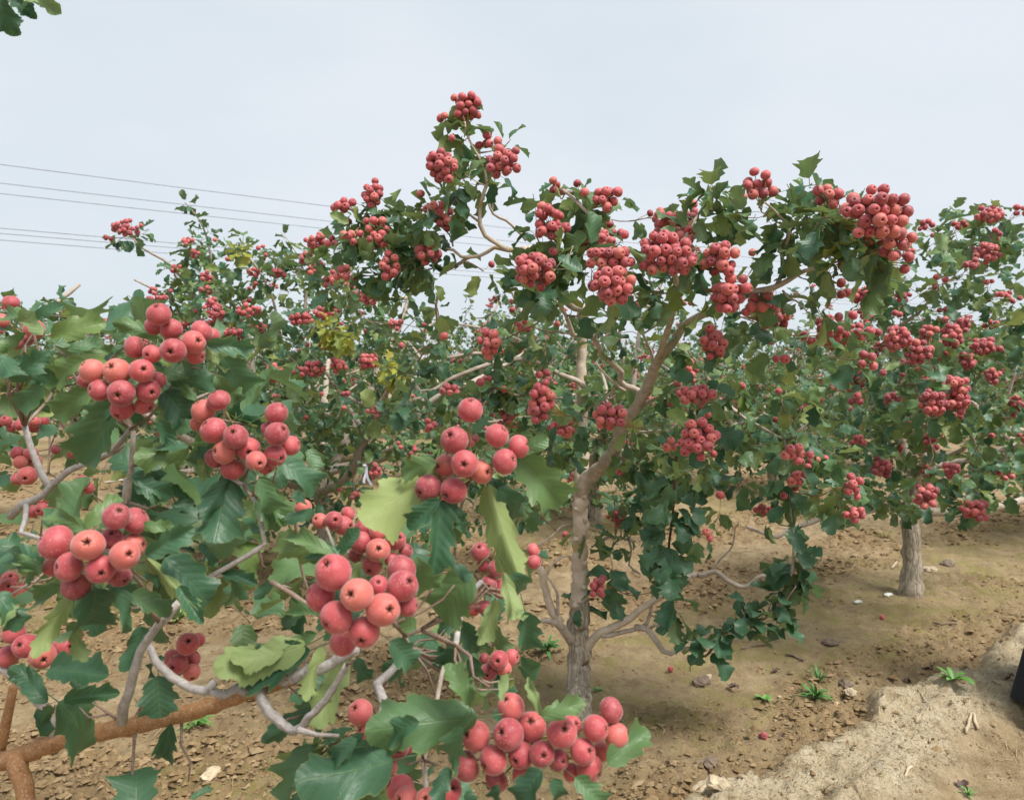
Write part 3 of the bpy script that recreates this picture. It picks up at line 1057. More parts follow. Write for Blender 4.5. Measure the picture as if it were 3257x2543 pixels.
# fruit bunches, every fruit where it hangs: (zoom, mean radius, leaves, [(x, y, r, behind)])
FG_BUNCH = [
    ('1', 95, [(1225, 290, 90, 0), (1190, 380, 75, 1), (1320, 405, 85, 1), (1040, 545, 90, 0), (1170, 595, 72, 0), (1335, 570, 95, 0), (1560, 420, 90, 1), (1495, 505, 92, 0), (1510, 610, 72, 1), (1640, 450, 62, 1)]),
    ('1', 96, [(710, 725, 95, 0), (905, 730, 100, 0), (1095, 725, 92, 0), (765, 875, 86, 0), (935, 900, 102, 0), (1145, 880, 92, 0), (1215, 800, 70, 1), (945, 1020, 90, 1), (1115, 990, 76, 1), (655, 800, 62, 1)]),
    ('g', 95, [(475, 660, 90, 0), (355, 745, 93, 0), (310, 840, 62, 1), (430, 890, 106, 0), (605, 940, 95, 0), (920, 762, 88, 0), (925, 920, 92, 0), (860, 880, 60, 1), (1030, 1010, 80, 0), (910, 1090, 90, 0), (705, 1040, 95, 0),
               (515, 1062, 95, 0), (440, 1110, 80, 1), (765, 1130, 78, 0), (585, 1190, 98, 0), (835, 1165, 70, 1)]),
    ('2', 110, [(900, 390, 105, 0), (1045, 425, 110, 0), (860, 560, 86, 1), (430, 590, 138, 0), (680, 612, 118, 0), (1030, 620, 104, 1), (965, 690, 110, 0), (530, 780, 112, 0), (775, 800, 108, 0), (590, 930, 108, 0), (405, 780, 80, 1), (920, 850, 90, 1)]),
    ('2', 88, [(105, 1290, 85, 0), (195, 1390, 90, 0), (330, 1470, 95, 0), (500, 1400, 92, 0), (575, 1310, 70, 1), (60, 1470, 90, 1)]),
    ('2', 62, [(75, 880, 62, 0), (60, 935, 64, 0), (155, 965, 62, 0), (0, 860, 50, 1)]),
    ('2', 70, [(1450, 1375, 85, 0), (1525, 1345, 60, 1), (1325, 1480, 62, 0), (1370, 1530, 76, 0), (1490, 1490, 66, 1), (1480, 1595, 66, 0)]),
    ('1', 66, [(265, 405, 76, 0), (130, 512, 50, 0), (15, 340, 56, 0), (205, 490, 50, 1), (85, 200, 62, 0)]),
    ('1', 48, [(265, 1120, 45, 0), (340, 1115, 42, 0), (260, 1160, 45, 0)]),
    ('2', 56, [(630, 130, 60, 0), (600, 185, 42, 0), (690, 175, 46, 1)]),
    ('1', 60, [(210, 1535, 72, 0), (130, 1560, 50, 1), (430, 1330, 40, 1)]),
    ('4', 102, [(515, 1230, 115, 0), (435, 1382, 96, 0), (665, 1370, 102, 0), (535, 1515, 106, 0), (830, 1465, 106, 0), (950, 1210, 98, 1), (955, 1315, 100, 0), (985, 1440, 74, 1), (800, 1310, 64, 1), (711, 1608, 100, 0), (575, 1674, 92, 1)]),
    ('4', 64, [(800, 970, 60, 0), (710, 945, 65, 0), (690, 1040, 70, 0), (800, 1090, 76, 0), (915, 1025, 63, 0), (975, 1095, 50, 0), (885, 1150, 46, 0), (660, 1120, 52, 1), (760, 1190, 66, 0)]),
    ('4', 56, [(520, 905, 60, 0), (580, 935, 62, 0), (610, 860, 50, 1), (430, 905, 50, 0), (325, 820, 54, 0)]),
    ('4', 82, [(1380, 205, 82, 0), (1280, 395, 88, 0), (1345, 545, 86, 0), (1225, 555, 76, 1), (1550, 365, 78, 0), (1690, 435, 76, 0), (1600, 530, 82, 0), (1455, 595, 78, 0), (1115, 695, 85, 0), (1275, 715, 86, 0), (1160, 640, 58, 1)]),
    ('4', 56, [(1560, 1025, 50, 0), (1445, 1100, 62, 0), (1605, 1150, 62, 0), (1545, 1205, 55, 0), (1780, 1090, 46, 0), (1785, 1165, 46, 0), (1500, 1300, 52, 0), (1580, 1330, 66, 0), (1470, 1450, 50, 0), (1400, 1460, 46, 0), (1460, 1185, 42, 1)]),
    ('5', 50, [(1250, 360, 55, 0), (1325, 345, 49, 0), (1165, 350, 32, 1), (1280, 412, 46, 0), (1190, 430, 50, 0)]),
    ('5', 80, [(1320, 630, 80, 0), (1305, 790, 88, 0), (1115, 800, 88, 0), (1440, 745, 86, 1), (1615, 780, 86, 0), (1670, 740, 62, 1), (1810, 755, 76, 0), (1900, 650, 76, 0), (1930, 800, 73, 0), (1215, 940, 86, 0), (1060, 975, 86, 0),
               (1375, 910, 76, 0), (1500, 905, 73, 0), (1595, 940, 62, 0), (1735, 890, 76, 0), (1845, 890, 56, 1), (1775, 985, 79, 0), (1390, 1025, 66, 0), (1235, 1050, 76, 1), (1670, 1010, 52, 1)]),
    ('5', 74, [(445, 660, 76, 0), (475, 765, 52, 1), (650, 860, 82, 0), (620, 985, 46, 1), (720, 850, 52, 1)]),
    ('5', 78, [(680, 1105, 83, 0), (710, 1170, 76, 0), (950, 1120, 84, 0), (830, 1165, 62, 0), (1000, 1085, 36, 1)]),
]
for z, rm, fruits in FG_BUNCH:
    s = ZOOM[z][2]
    d = RF * F * s / rm
    cx = sum(f[0] for f in fruits) / len(fruits)
    cy = sum(f[1] for f in fruits) / len(fruits)
    span = max(math.hypot(f[0] - cx, f[1] - cy) for f in fruits) + 1
    pts, rr = [], []
    for x, y, r, bh in sorted(fruits, key=lambda f: (f[3], math.hypot(f[0] - cx, f[1] - cy))):
        rad = r / s / F * d * 1.02
        k = math.hypot(x - cx, y - cy) / span
        dd = d - 0.012 + 0.022 * k * k + (0.020 if bh else 0) + rnd.uniform(-0.003, 0.003)
        p = zat(z, x, y, dd)
        for _ in range(40):
            if all((p - q).length > 0.93 * (rad + rq) for q, rq in zip(pts, rr)):
                break
            dd += 0.002
            p = zat(z, x, y, dd)
        pts.append(p)
        rr.append(rad)
    c = zat(z, cx, cy, d + 0.012)
    a, _ = fg.nearest(c)
    out = ((c - a).normalized() * 0.5 + Vector((0, -0.8, 0.25))).normalized()
    fg.bunch(pts, rr, c, out, 0.032, 0, 0.08)

# leaves of the near tree: (zoom, depth, [(base x, y, tip x, y, width, upper side seen, tone)])
FG_LEAF = [
    ('1', 0.88, [(280, 320, -20, 240, .50, 1, .5), (270, 330, 410, 215, .5, 1, .2), (400, 480, 720, 320, .6, 1, .66), (520, 570, 770, 470, .5, 1, .3), (620, 560, 880, 560, .4, 1, .55), (1230, 460, 930, 360, .45, 1, .52),
                 (900, 510, 960, 370, .5, 1, .3), (90, 640, 330, 750, .6, 1, .1), (340, 840, 130, 1010, .8, 1, .25), (650, 640, 340, 790, .62, 1, .6), (700, 870, 385, 1080, .65, 1, .55), (900, 970, 640, 1420, .7, 1, .3), (880, 960, 540, 1150, .6, 1, .2),
                 (200, 430, -10, 560, .5, 1, .45), (0, 600, 110, 800, .7, 1, .12), (80, 800, 300, 640, .6, 1, .08), (420, 520, 620, 470, .6, 1, .3), (330, 450, 180, 300, .6, 0, .3), (1640, 480, 1760, 300, .5, 1, .3)]),
    ('1', 0.86, [(1260, 770, 1570, 655, .55, 1, .3), (1300, 785, 1720, 840, .5, 1, .22), (1590, 520, 1940, 555, .5, 1, .22), (1600, 520, 1710, 800, .3, 0, .5), (1720, 620, 1960, 930, .75, 1, .25), (1520, 950, 1300, 780, .35, 1, .4),
                 (1600, 1320, 1360, 1500, .7, 1, .0), (1460, 1310, 1080, 1420, .6, 1, .58), (1450, 1320, 1165, 1240, .45, 1, .12), (1560, 1600, 1590, 1380, .35, 0, .5), (1020, 1530, 1300, 1640, .6, 1, .1), (1270, 880, 1450, 1120, .85, 1, .0),
                 (1660, 760, 1840, 1010, .5, 1, .4), (1500, 1180, 1220, 1090, .6, 1, .3), (1220, 1100, 1330, 1330, .6, 1, .08), (1000, 1050, 1170, 1180, .5, 1, .15), (2080, 1560, 1900, 1700, .6, 1, .15)]),
    ('2', 0.74, [(690, 500, 275, 330, .38, 1, .56), (670, 490, 885, 215, .5, 1, .6), (330, 780, -10, 640, .6, 1, .15), (330, 790, 10, 720, .4, 1, .5), (1130, 690, 1460, 515, .6, 1, .16), (1130, 710, 1510, 1100, .26, 0, .6),
                 (1270, 715, 1640, 1000, .75, 1, .05), (1380, 930, 1545, 1190, .42, 1, .12), (730, 950, 760, 1440, .85, 1, .03), (545, 1010, 325, 1380, .36, 0, .6), (500, 930, 260, 1040, .5, 1, .5), (900, 940, 1085, 1260, .36, 1, .2),
                 (1000, 1000, 1300, 1080, .6, 1, .35), (560, 1200, 600, 1470, .45, 0, .5), (-40, 990, 180, 1190, .7, 1, .12), (-40, 640, 180, 530, .6, 1, .14), (1100, 820, 1250, 930, .5, 1, .1), (1080, 470, 1290, 460, .5, 1, .45),
                 (330, 760, 60, 880, .5, 1, .3), (-20, 1060, 150, 1240, .6, 0, .5)]),
    ('2', 0.86, [(1740, 100, 1690, 570, .82, 1, .08), (1760, 100, 1560, 380, .5, 1, .03), (1990, 100, 2190, 430, .5, 1, .4), (1980, 260, 2170, 500, .5, 1, .3), (330, 1690, 110, 1580, .6, 1, .14), (380, 1570, 780, 1600, .7, 1, .1),
                 (2190, 1420, 1830, 1600, .55, 0, .55), (1100, 1240, 1000, 1520, .5, 1, .1), (1040, 120, 1260, 230, .7, 1, .12), (1290, 60, 1080, 130, .6, 1, .12), (1330, 300, 1490, 280, .6, 1, .1), (1700, 820, 1960, 900, .45, 1, .0),
                 (1800, 880, 1870, 1010, .6, 1, .3), (2100, 890, 1990, 1000, .6, 1, .05), (1540, 600, 1680, 740, .5, 1, .15)]),
    ('3', 0.86, [(370, 755, 700, 1045, .75, 1, .28), (400, 748, 720, 700, .45, 1, .25), (300, 760, 95, 560, .5, 1, .15), (480, 690, 560, 490, .9, 1, .1), (1000, 590, 1010, 840, 1.1, 1, .1), (1080, 890, 1025, 1115, .5, 1, .0),
                 (870, 1430, 850, 1150, 1.25, 1, .2), (1900, 60, 1880, 320, .6, 1, .0), (1960, 430, 1560, 620, .7, 1, .0), (1930, 400, 1490, 580, .5, 0, .55), (2040, 410, 1915, 720, .36, 0, .62), (2190, 470, 1995, 800, .5, 0, .56),
                 (1990, 785, 1765, 890, .6, 1, .3), (300, 770, 320, 920, .6, 1, .3), (230, 800, 300, 960, .6, 1, .12), (1040, 480, 830, 540, .5, 1, .05), (1200, 1370, 1330, 1300, .5, 1, .25), (1980, 800, 1720, 960, .4, 1, .1), (2050, 800, 2150, 880, .4, 1, .1)]),
    ('4', 0.80, [(1160, 570, 795, 930, .75, 0, .66), (1170, 540, 870, 590, .5, 1, .58), (1690, 500, 1955, 800, .75, 1, .56), (1700, 470, 1860, 400, .6, 1, .4), (1490, 670, 1675, 1240, .40, 0, .6), (1560, 690, 1815, 1060, .5, 1, .05),
                 (1190, 770, 1000, 940, .6, 1, .08), (1190, 780, 1165, 1210, .52, 1, .1), (1200, 775, 1330, 900, .6, 1, .08), (1560, 560, 1440, 480, .4, 1, .5), (1480, 640, 1610, 720, .6, 1, .03), (1250, 860, 1400, 960, .7, 1, .1), (1340, 950, 1200, 1040, .7, 1, .4)]),
    ('4', 0.70, [(500, 1130, 90, 1000, .5, 1, .66), (510, 1120, 215, 905, .35, 1, .56), (540, 1120, 440, 920, .6, 1, .14), (555, 1110, 665, 965, .6, 1, .12), (690, 1160, 640, 1290, .4, 0, .5), (400, 840, 240, 900, .55, 1, .12), (200, 540, 465, 670, .7, 1, .14),
                 (50, 640, 170, 880, .6, 1, .3), (250, 750, 395, 740, .8, 1, .0), (1390, 1240, 1150, 1530, .9, 1, .5), (1640, 1235, 1810, 1500, .6, 1, .12), (1590, 1230, 1710, 1560, .35, 0, .56), (1545, 1400, 1500, 1630, .42, 0, .55),
                 (1040, 1130, 1110, 1430, .7, 1, .5), (840, 1190, 800, 1080, .25, 0, .5), (330, 1440, 200, 1580, .6, 1, .0), (560, 1140, 300, 1060, .5, 1, .2), (1040, 1590, 880, 1500, .8, 1, .45), (440, 1500, 230, 1480, .4, 1, .5), (1280, 1180, 1380, 1280, .7, 1, .05)]),
    ('5', 0.72, [(1125, 690, 535, 745, .55, 1, .34), (1080, 620, 995, 395, .55, 1, .45), (1080, 635, 1195, 425, .45, 0, .5), (1265, 600, 1290, 450, .5, 0, .4), (1500, 685, 1415, 485, .3, 0, .5), (1500, 690, 1725, 598, .5, 1, .56), (1880, 965, 2105, 770, .62, 1, .5),
                 (635, 940, 140, 1090, .72, 1, .06), (600, 960, 390, 1200, .5, 1, .4), (1045, 755, 875, 1010, .55, 1, .25), (790, 715, 560, 810, .6, 1, .18), (1500, 1000, 1330, 1190, .8, 1, .0), (1560, 1040, 1640, 1200, .7, 1, .06), (1690, 1040, 1860, 1200, .7, 1, .35),
                 (1340, 1070, 1400, 1200, .5, 0, .5), (960, 980, 880, 1170, .6, 1, .05), (430, 820, 210, 960, .55, 1, .1), (470, 780, 330, 880, .5, 1, .15), (430, 340, 470, 520, .7, 1, .0), (620, 250, 780, 390, .8, 1, .13), (1250, 1080, 1180, 1210, .7, 1, .0),
                 (520, 60, 760, 130, .6, 1, .3), (1060, 1120, 1110, 1220, .7, 1, .0)]),
    ('5', 0.95, [(1400, 80, 1430, 315, .7, 1, .12), (1225, 15, 1175, 235, .42, 0, .5), (1020, 130, 1145, 320, .6, 1, .03), (1060, 60, 870, 180, .6, 1, .1), (195, 205, 0, 310, .5, 1, .5), (1420, 490, 1440, 340, .95, 1, .22), (1360, 560, 1260, 690, .6, 1, .05),
                 (1000, 300, 880, 480, .6, 1, .03), (1090, 330, 1130, 520, .6, 1, .05), (1330, 20, 1400, 150, .6, 0, .5), (900, 280, 1010, 440, .6, 1, .1), (700, 330, 590, 470, .7, 1, .14), (960, 700, 1060, 620, .5, 1, .1)]),
    ('U', 0.95, [(-14, -25, 18, 52, .62, 1, .0), (10, -22, 70, 32, .55, 1, .02), (60, -30, 78, 44, .45, 0, .3), (70, -25, 118, 22, .6, 0, .25)]),
]
for z, d, lv in FG_LEAF:
    for bx, by, tx, ty, w, up, tn in lv:
        fg.zleaf(z, bx, by, tx, ty, d + rnd.uniform(-0.01, 0.03), w, bool(up), tn + (0.10 if 0.05 < tn < 0.5 else 0.0))
        b = zat(z, bx, by, d + 0.03)
        if z != 'U':
            a, ra = fg.nearest(b)
            if (a - b).length > 0.03:
                fg.grow_twig(b + (a - b).normalized() * 0.02, 0.0009, add=False)
for x0, y0, x1, y1, d0, d1, n in ((-20, 680, 330, 760, 1.1, 1.3, 7), (0, 860, 330, 1230, 0.98, 1.15, 12), (330, 900, 540, 1150, 0.98, 1.1, 6), (640, 1080, 900, 1300, 0.95, 1.1, 7), (880, 1120, 1140, 1400, 0.95, 1.1, 9), (660, 1520, 860, 1700, 0.85, 0.95, 6), (450, 690, 540, 800, 1.05, 1.15, 2)):
    for _ in range(n):
        fg.tuft(at(rnd.uniform(x0, x1) * K, rnd.uniform(y0, y1) * K, rnd.uniform(d0, d1)), rnd.randint(3, 5), 0.075)
# looser foliage further back in the same crown
for x0, y0, x1, y1, d0, d1, n in ((-60, 690, 420, 1250, 1.05, 1.7, 30), (0, 1000, 560, 1330, 1.0, 1.4, 9), (420, 900, 680, 1180, 1.05, 1.5, 9), (620, 1080, 900, 1240, 1.0, 1.35, 8), (860, 1240, 1120, 1480, 0.95, 1.3, 9), (700, 1490, 1000, 1720, 0.85, 1.1, 5), (1040, 1150, 1150, 1330, 1.0, 1.25, 5)):
    for _ in range(n):
        fg.tuft(at(rnd.uniform(x0, x1) * K, rnd.uniform(y0, y1) * K, rnd.uniform(d0, d1)), rnd.randint(3, 5), 0.06)
for x, y, d in ((-40, 840, 1.3), (60, 980, 1.4), (90, 1080, 1.5), (20, 900, 1.6), (150, 940, 1.6), (330, 1010, 1.6), (210, 690, 1.5), (-30, 760, 1.5)):
    fg.cluster(at(x * K, y * K, d), 0.04, 0.035, 0.0135, 3, 0.06, cap=7)
fg.finish()

# ------------------------------------------------------------------ the tree in the middle
mt_b = on_ground(1843, 2290)
mt_b.z = gz(mt_b.x, mt_b.y)
mt = Tree(mt_b, 'tall hawthorn in the middle with a pale straight stem and a thick forked limb', 'hawthorn trees of the nearest row', lod=1)
D = 2.82


def upts(tree, pts, mat='L', name='branch', **kw):
    """limb through overview pixels (x, y, depth, width)"""
    rows = [(*at(x * K, y * K, d), w * K / F * d / 2) for x, y, d, w in pts]
    return tree.limb(rows, mat, name, **kw)


mt.limb([(mt_b.x, mt_b.y, mt_b.z - 0.10, 0.062), (mt_b.x, mt_b.y, mt_b.z + 0.03, 0.050)] + [(*at(x * K, y * K, D), w * K / F * D / 2) for x, y, w in ((1234, 1440, 48), (1234, 1380, 48), (1236, 1320, 46), (1236, 1280, 40))],
        'T', 'trunk', sides=18, knobs=0.05, rough=0.05, step=0.018)
upts(mt, [(1236, 1300, D, 40), (1236, 1240, D, 36), (1236, 1180, D, 32), (1238, 1110, D, 32), (1240, 1050, D, 31), (1242, 980, D + .02, 27), (1242, 900, D + .04, 24), (1240, 800, D + .06, 21), (1242, 720, D + .05, 22), (1246, 655, D, 24)], 'S', 'trunk', sides=14, knobs=0.10, step=0.016)
for y_, side in ((1290, -1), (1200, 1), (1150, -1), (1110, 1), (1085, -1), (1250, 1), (1060, 1)):   # pruning knots on the stem
    c_ = at((1237 + side * rnd.uniform(2, 11)) * K, y_ * K, D - 0.02)
    mt.limb([(*c_, 0.013), (*(c_ + Vector((side * 0.006, -0.012, 0.002))), 0.011), (*(c_ + Vector((side * 0.008, -0.019, 0.003))), 0.006)], 'S', 'pruning_knot', step=0.005, attach=False)
upts(mt, [(1238, 1060, D, 30), (1252, 1022, D - .02, 32), (1285, 995, D - .08, 31), (1312, 950, D - .16, 28), (1328, 905, D - .22, 26), (1362, 860, D - .3, 25), (1385, 815, D - .38, 25), (1402, 775, D - .45, 22), (1440, 722, D - .55, 18), (1475, 682, D - .65, 15), (1540, 655, D - .75, 14), (1605, 623, D - .85, 14)], 'L', sides=12)
mt.zlimb('8', [(400, 990), (540, 960), (640, 910), (740, 850), (840, 830), (950, 790)], 1.97, 1.75, 44, 16)
mt.zlimb('8', [(555, 950), (600, 850), (590, 720), (625, 670), (640, 560), (540, 450), (480, 400)], 1.95, 1.75, 30, 12)
mt.zlimb('8', [(640, 850), (700, 760), (760, 690), (820, 560), (860, 500)], 1.93, 1.7, 40, 14)
mt.zlimb('8', [(400, 990), (300, 980), (240, 960), (150, 930)], 1.97, 1.95, 20, 10)
mt.zlimb('8', [(600, 980), (640, 1030), (690, 1050), (760, 1120)], 1.93, 1.85, 16, 8)
mt.zlimb('b', [(1690, 840), (1600, 810), (1510, 760), (1525, 690), (1450, 620), (1380, 560), (1340, 480), (1310, 420), (1230, 405), (1150, 400), (1120, 320), (1090, 250), (1040, 160), (1060, 90)], 2.55, 2.15, 52, 26)
mt.zlimb('b', [(1550, 830), (1480, 790), (1410, 720), (1310, 610)], 2.5, 2.45, 26, 14)
mt.zlimb('b', [(1310, 430), (1330, 380), (1360, 320)], 2.3, 2.25, 20, 12)
mt.zlimb('b', [(1770, 650), (1750, 540), (1690, 400), (1630, 350)], 2.45, 2.3, 28, 18)
mt.zlimb('b', [(1690, 390), (1770, 340), (1860, 295)], 2.32, 2.25, 16, 10)
mt.zlimb('b', [(1640, 990), (1740, 910), (1870, 850), (2000, 800)], 2.6, 2.4, 36, 18)
mt.zlimb('b', [(1270, 890), (1240, 820), (1190, 760), (1050, 700), (900, 620), (760, 590)], 2.86, 2.8, 44, 34)
mt.zlimb('b', [(760, 590), (660, 590), (540, 610), (400, 660), (200, 740), (0, 870), (-90, 900)], 2.8, 2.6, 40, 24)
mt.zlimb('b', [(540, 600), (430, 545), (300, 555), (130, 570), (110, 470), (100, 300), (90, 170), (110, 60)], 2.78, 2.55, 28, 20)
mt.zlimb('b', [(930, 650), (1020, 560), (1050, 540)], 2.8, 2.75, 18, 10)
mt.zlimb('b', [(1560, 1250), (1600, 1290), (1590, 1180), (1640, 1120)], 2.7, 2.5, 26, 12)
mt.zlimb('b', [(700, 860), (620, 830), (540, 800)], 2.6, 2.6, 20, 14)
mt.zlimb('b', [(1240, 800), (1100, 880), (900, 880), (700, 860)], 2.86, 2.6, 26, 20)
upts(mt, [(1246, 660, D, 22), (1205, 640, D - .1, 18), (1175, 580, D - .25, 17), (1125, 531, D - .4, 17)], 'L')
mt.zlimb('6', [(1120, 1420), (960, 1425), (860, 1370), (770, 1310), (730, 1220), (725, 1100), (750, 980), (785, 880), (770, 780), (730, 680), (660, 560), (605, 430), (600, 360)], 2.42, 2.3, 46, 14, 'S')
mt.zlimb('6', [(1110, 1350), (1030, 1260), (940, 1180), (835, 1130), (790, 1010)], 2.4, 2.35, 26, 20)
mt.zlimb('6', [(830, 1130), (830, 1040), (790, 1000)], 2.38, 2.36, 14, 12)
mt.zlimb('6', [(960, 1430), (840, 1410), (720, 1480), (570, 1485), (500, 1430), (430, 1420)], 2.42, 2.45, 40, 18, 'S')
mt.zlimb('6', [(650, 1480), (570, 1530), (450, 1600), (370, 1570)], 2.44, 2.5, 36, 24)
mt.zlimb('6', [(500, 1400), (470, 1300), (350, 1190), (310, 1100)], 2.46, 2.45, 16, 8)
mt.zlimb('6', [(725, 1200), (660, 1150), (600, 1090), (520, 1000)], 2.4, 2.38, 22, 10)
mt.zlimb('6', [(780, 900), (700, 860), (600, 800)], 2.33, 2.3, 12, 8)
mt.zlimb('6', [(1090, 1430), (1180, 1460), (1280, 1510), (1400, 1480), (1500, 1400)], 2.42, 2.0, 26, 14)
upts(mt, [(1300, 660, 2.3, 12), (1330, 580, 2.1, 10), (1290, 500, 2.0, 9), (1240, 440, 2.0, 7), (1195, 400, 2.05, 6)], 'L')
upts(mt, [(1400, 780, 2.38, 14), (1440, 640, 2.0, 12), (1440, 560, 1.9, 10), (1470, 490, 1.95, 7), (1500, 440, 2.0, 5)], 'L')
# low limbs
mt.zlimb('c', [(500, 1380), (570, 1300), (640, 1235), (740, 1190), (850, 1130), (950, 1060), (1100, 950)], 2.8, 2.7, 74, 44, 'S')
mt.zlimb('c', [(640, 1265), (800, 1235), (960, 1195), (1005, 1130), (1030, 1000), (1060, 860)], 2.76, 2.72, 40, 18)
mt.zlimb('c', [(900, 1200), (990, 1220), (1060, 1300), (1110, 1380), (1170, 1405), (1250, 1365), (1340, 1360)], 2.75, 2.6, 52, 26)
mt.zlimb('c', [(990, 1230), (1050, 1180), (1130, 1190), (1180, 1180)], 2.75, 2.7, 30, 14)
mt.zlimb('c', [(400, 1300), (350, 1220), (290, 1160), (180, 1150)], 2.8, 2.7, 76, 38, 'L', knobs=0.3)
mt.zlimb('c', [(320, 1160), (260, 1080), (220, 960), (195, 840), (165, 740)], 2.76, 2.72, 72, 50, 'S', knobs=0.2)
mt.zlimb('c', [(300, 1100), (300, 960), (270, 880), (200, 780)], 2.74, 2.7, 30, 14)
mt.zlimb('c', [(220, 790), (250, 720), (330, 660), (400, 650)], 2.74, 2.8, 18, 14)
mt.zlimb('c', [(150, 570), (250, 500), (330, 420), (410, 410)], 2.8, 2.85, 16, 12)
mt.zlimb('c', [(1215, -120), (1208, 60), (1195, 250), (1180, 400), (1158, 600), (1180, 760), (1190, 890)], 2.35, 2.45, 22, 16, 'R')
mt.zlimb('c', [(560, 580), (700, 500), (830, 520), (900, 540)], 2.85, 2.9, 20, 16)
mt.zlimb('c', [(845, 520), (870, 600), (850, 720), (940, 790)], 2.88, 2.85, 20, 14)
mt.zlimb('c', [(1370, 790), (1420, 800), (1520, 770), (1640, 860), (1760, 890), (1860, 810), (2000, 780), (2100, 790)], 2.9, 2.75, 44, 30)
mt.zlimb('c', [(1180, 880), (1240, 840), (1370, 790)], 2.62, 2.9, 30, 40)
mt.zlimb('c', [(1470, 780), (1560, 670), (1650, 570), (1670, 430), (1700, 390)], 2.88, 2.8, 18, 10)
mt.zlimb('c', [(1340, 1360), (1440, 1420), (1600, 1220), (1760, 1180), (1900, 1130), (2040, 1010), (2140, 880)], 2.6, 2.5, 22, 12, 'W')
mt.zlimb('c', [(2050, -250), (2085, 0), (2095, 250), (2115, 430), (2120, 640), (2100, 800)], 2.45, 2.5, 16, 16, 'G')
mt.zlimb('c', [(2184, -300), (2120, -270), (2050, -250), (1900, -330), (1740, -420), (1640, -500)], 2.4, 2.6, 18, 26)

MT_CL = [  # overview x, y, width, height, fruit diameter
    (940, 252, 44, 36, 19), (998, 230, 62, 62, 19), (968, 208, 22, 22, 19), (942, 345, 74, 72, 20), (1068, 346, 66, 66, 21), (995, 372, 24, 30, 18), (897, 413, 38, 22, 18), (1192, 392, 52, 40, 21), (1240, 402, 44, 30, 20), (1297, 420, 66, 66, 22),
    (1175, 478, 70, 84, 22), (1290, 478, 62, 46, 21), (1240, 522, 52, 38, 21), (1137, 580, 92, 80, 23), (1300, 545, 104, 70, 25), (1298, 612, 96, 82, 26), (1408, 540, 108, 88, 25), (1332, 500, 30, 30, 25), (1390, 456, 40, 48, 20),
    (1455, 482, 80, 60, 21), (1482, 446, 54, 34, 20), (1618, 396, 76, 66, 24), (1575, 428, 38, 40, 22), (1765, 416, 62, 54, 26), (1850, 462, 134, 108, 27), (1912, 522, 70, 88, 27), (1538, 552, 76, 80, 25), (1556, 622, 76, 82, 25),
    (1530, 730, 66, 76, 22), (1645, 677, 72, 62, 21), (1800, 605, 44, 96, 24), (1792, 672, 38, 54, 24), (1765, 718, 112, 48, 21), (1838, 712, 54, 54, 20), (1492, 842, 72, 54, 22), (1482, 948, 76, 76, 23), (1312, 890, 70, 58, 22),
    (1156, 850, 58, 92, 21), (1198, 914, 52, 50, 18), (1040, 726, 58, 62, 21), (1046, 566, 42, 26, 17), (826, 556, 52, 58, 19), (882, 534, 60, 32, 19), (735, 436, 48, 42, 18), (796, 408, 48, 72, 18), (1275, 1258, 48, 50, 18),
    (1692, 965, 72, 46, 20), (1620, 1086, 46, 36, 17), (1512, 1150, 36, 46, 19), (1816, 1040, 50, 62, 19), (1822, 1092, 54, 48, 19), (1775, 1112, 36, 42, 18), (1312, 1106, 40, 50, 15), (1322, 1010, 32, 26, 17), (1604, 546, 26, 30, 20),
    (1466, 648, 32, 26, 16), (920, 905, 40, 34, 17), (1040, 808, 40, 30, 17), (960, 830, 50, 34, 17), (860, 730, 30, 24, 15), (1095, 660, 40, 24, 16), (735, 585, 28, 24, 14), (1205, 1138, 18, 16, 14), (1145, 1056, 16, 40, 16), (1680, 1050, 40, 32, 17),
    (1880, 500, 70, 60, 26), (1815, 438, 60, 50, 27), (1930, 560, 50, 50, 26), (1340, 640, 50, 40, 24), (1445, 830, 44, 30, 19), (1430, 860, 30, 24, 18), (1270, 470, 26, 26, 20), (1195, 690, 24, 30, 16),
]
for x, y, w, h, fd in MT_CL:
    d = 2 * RF * F / (fd * K)
    c = at(x * K, y * K, d)
    u = K / F * d
    mt.cluster(c, max(w / 2 * u * 1.25, RF), max(h / 2 * u * 1.25, RF), RF * 1.02, 5 if w > 30 else 3, 0.068, cap=34)
mt.scatter_bunches(((700, 430, 900, 620, 2.3, 2.5, 9), (880, 440, 960, 620, 2.3, 2.45, 4), (930, 640, 1230, 960, 2.3, 2.7, 9), (1140, 390, 1340, 560, 1.9, 2.1, 4), (1370, 440, 1520, 520, 1.9, 2.0, 3), (1560, 640, 1880, 780, 1.9, 2.2, 8), (1400, 780, 1800, 1000, 2.2, 2.6, 12), (1540, 1000, 1830, 1120, 2.4, 2.6, 5), (930, 230, 1080, 400, 2.28, 2.35, 4)))
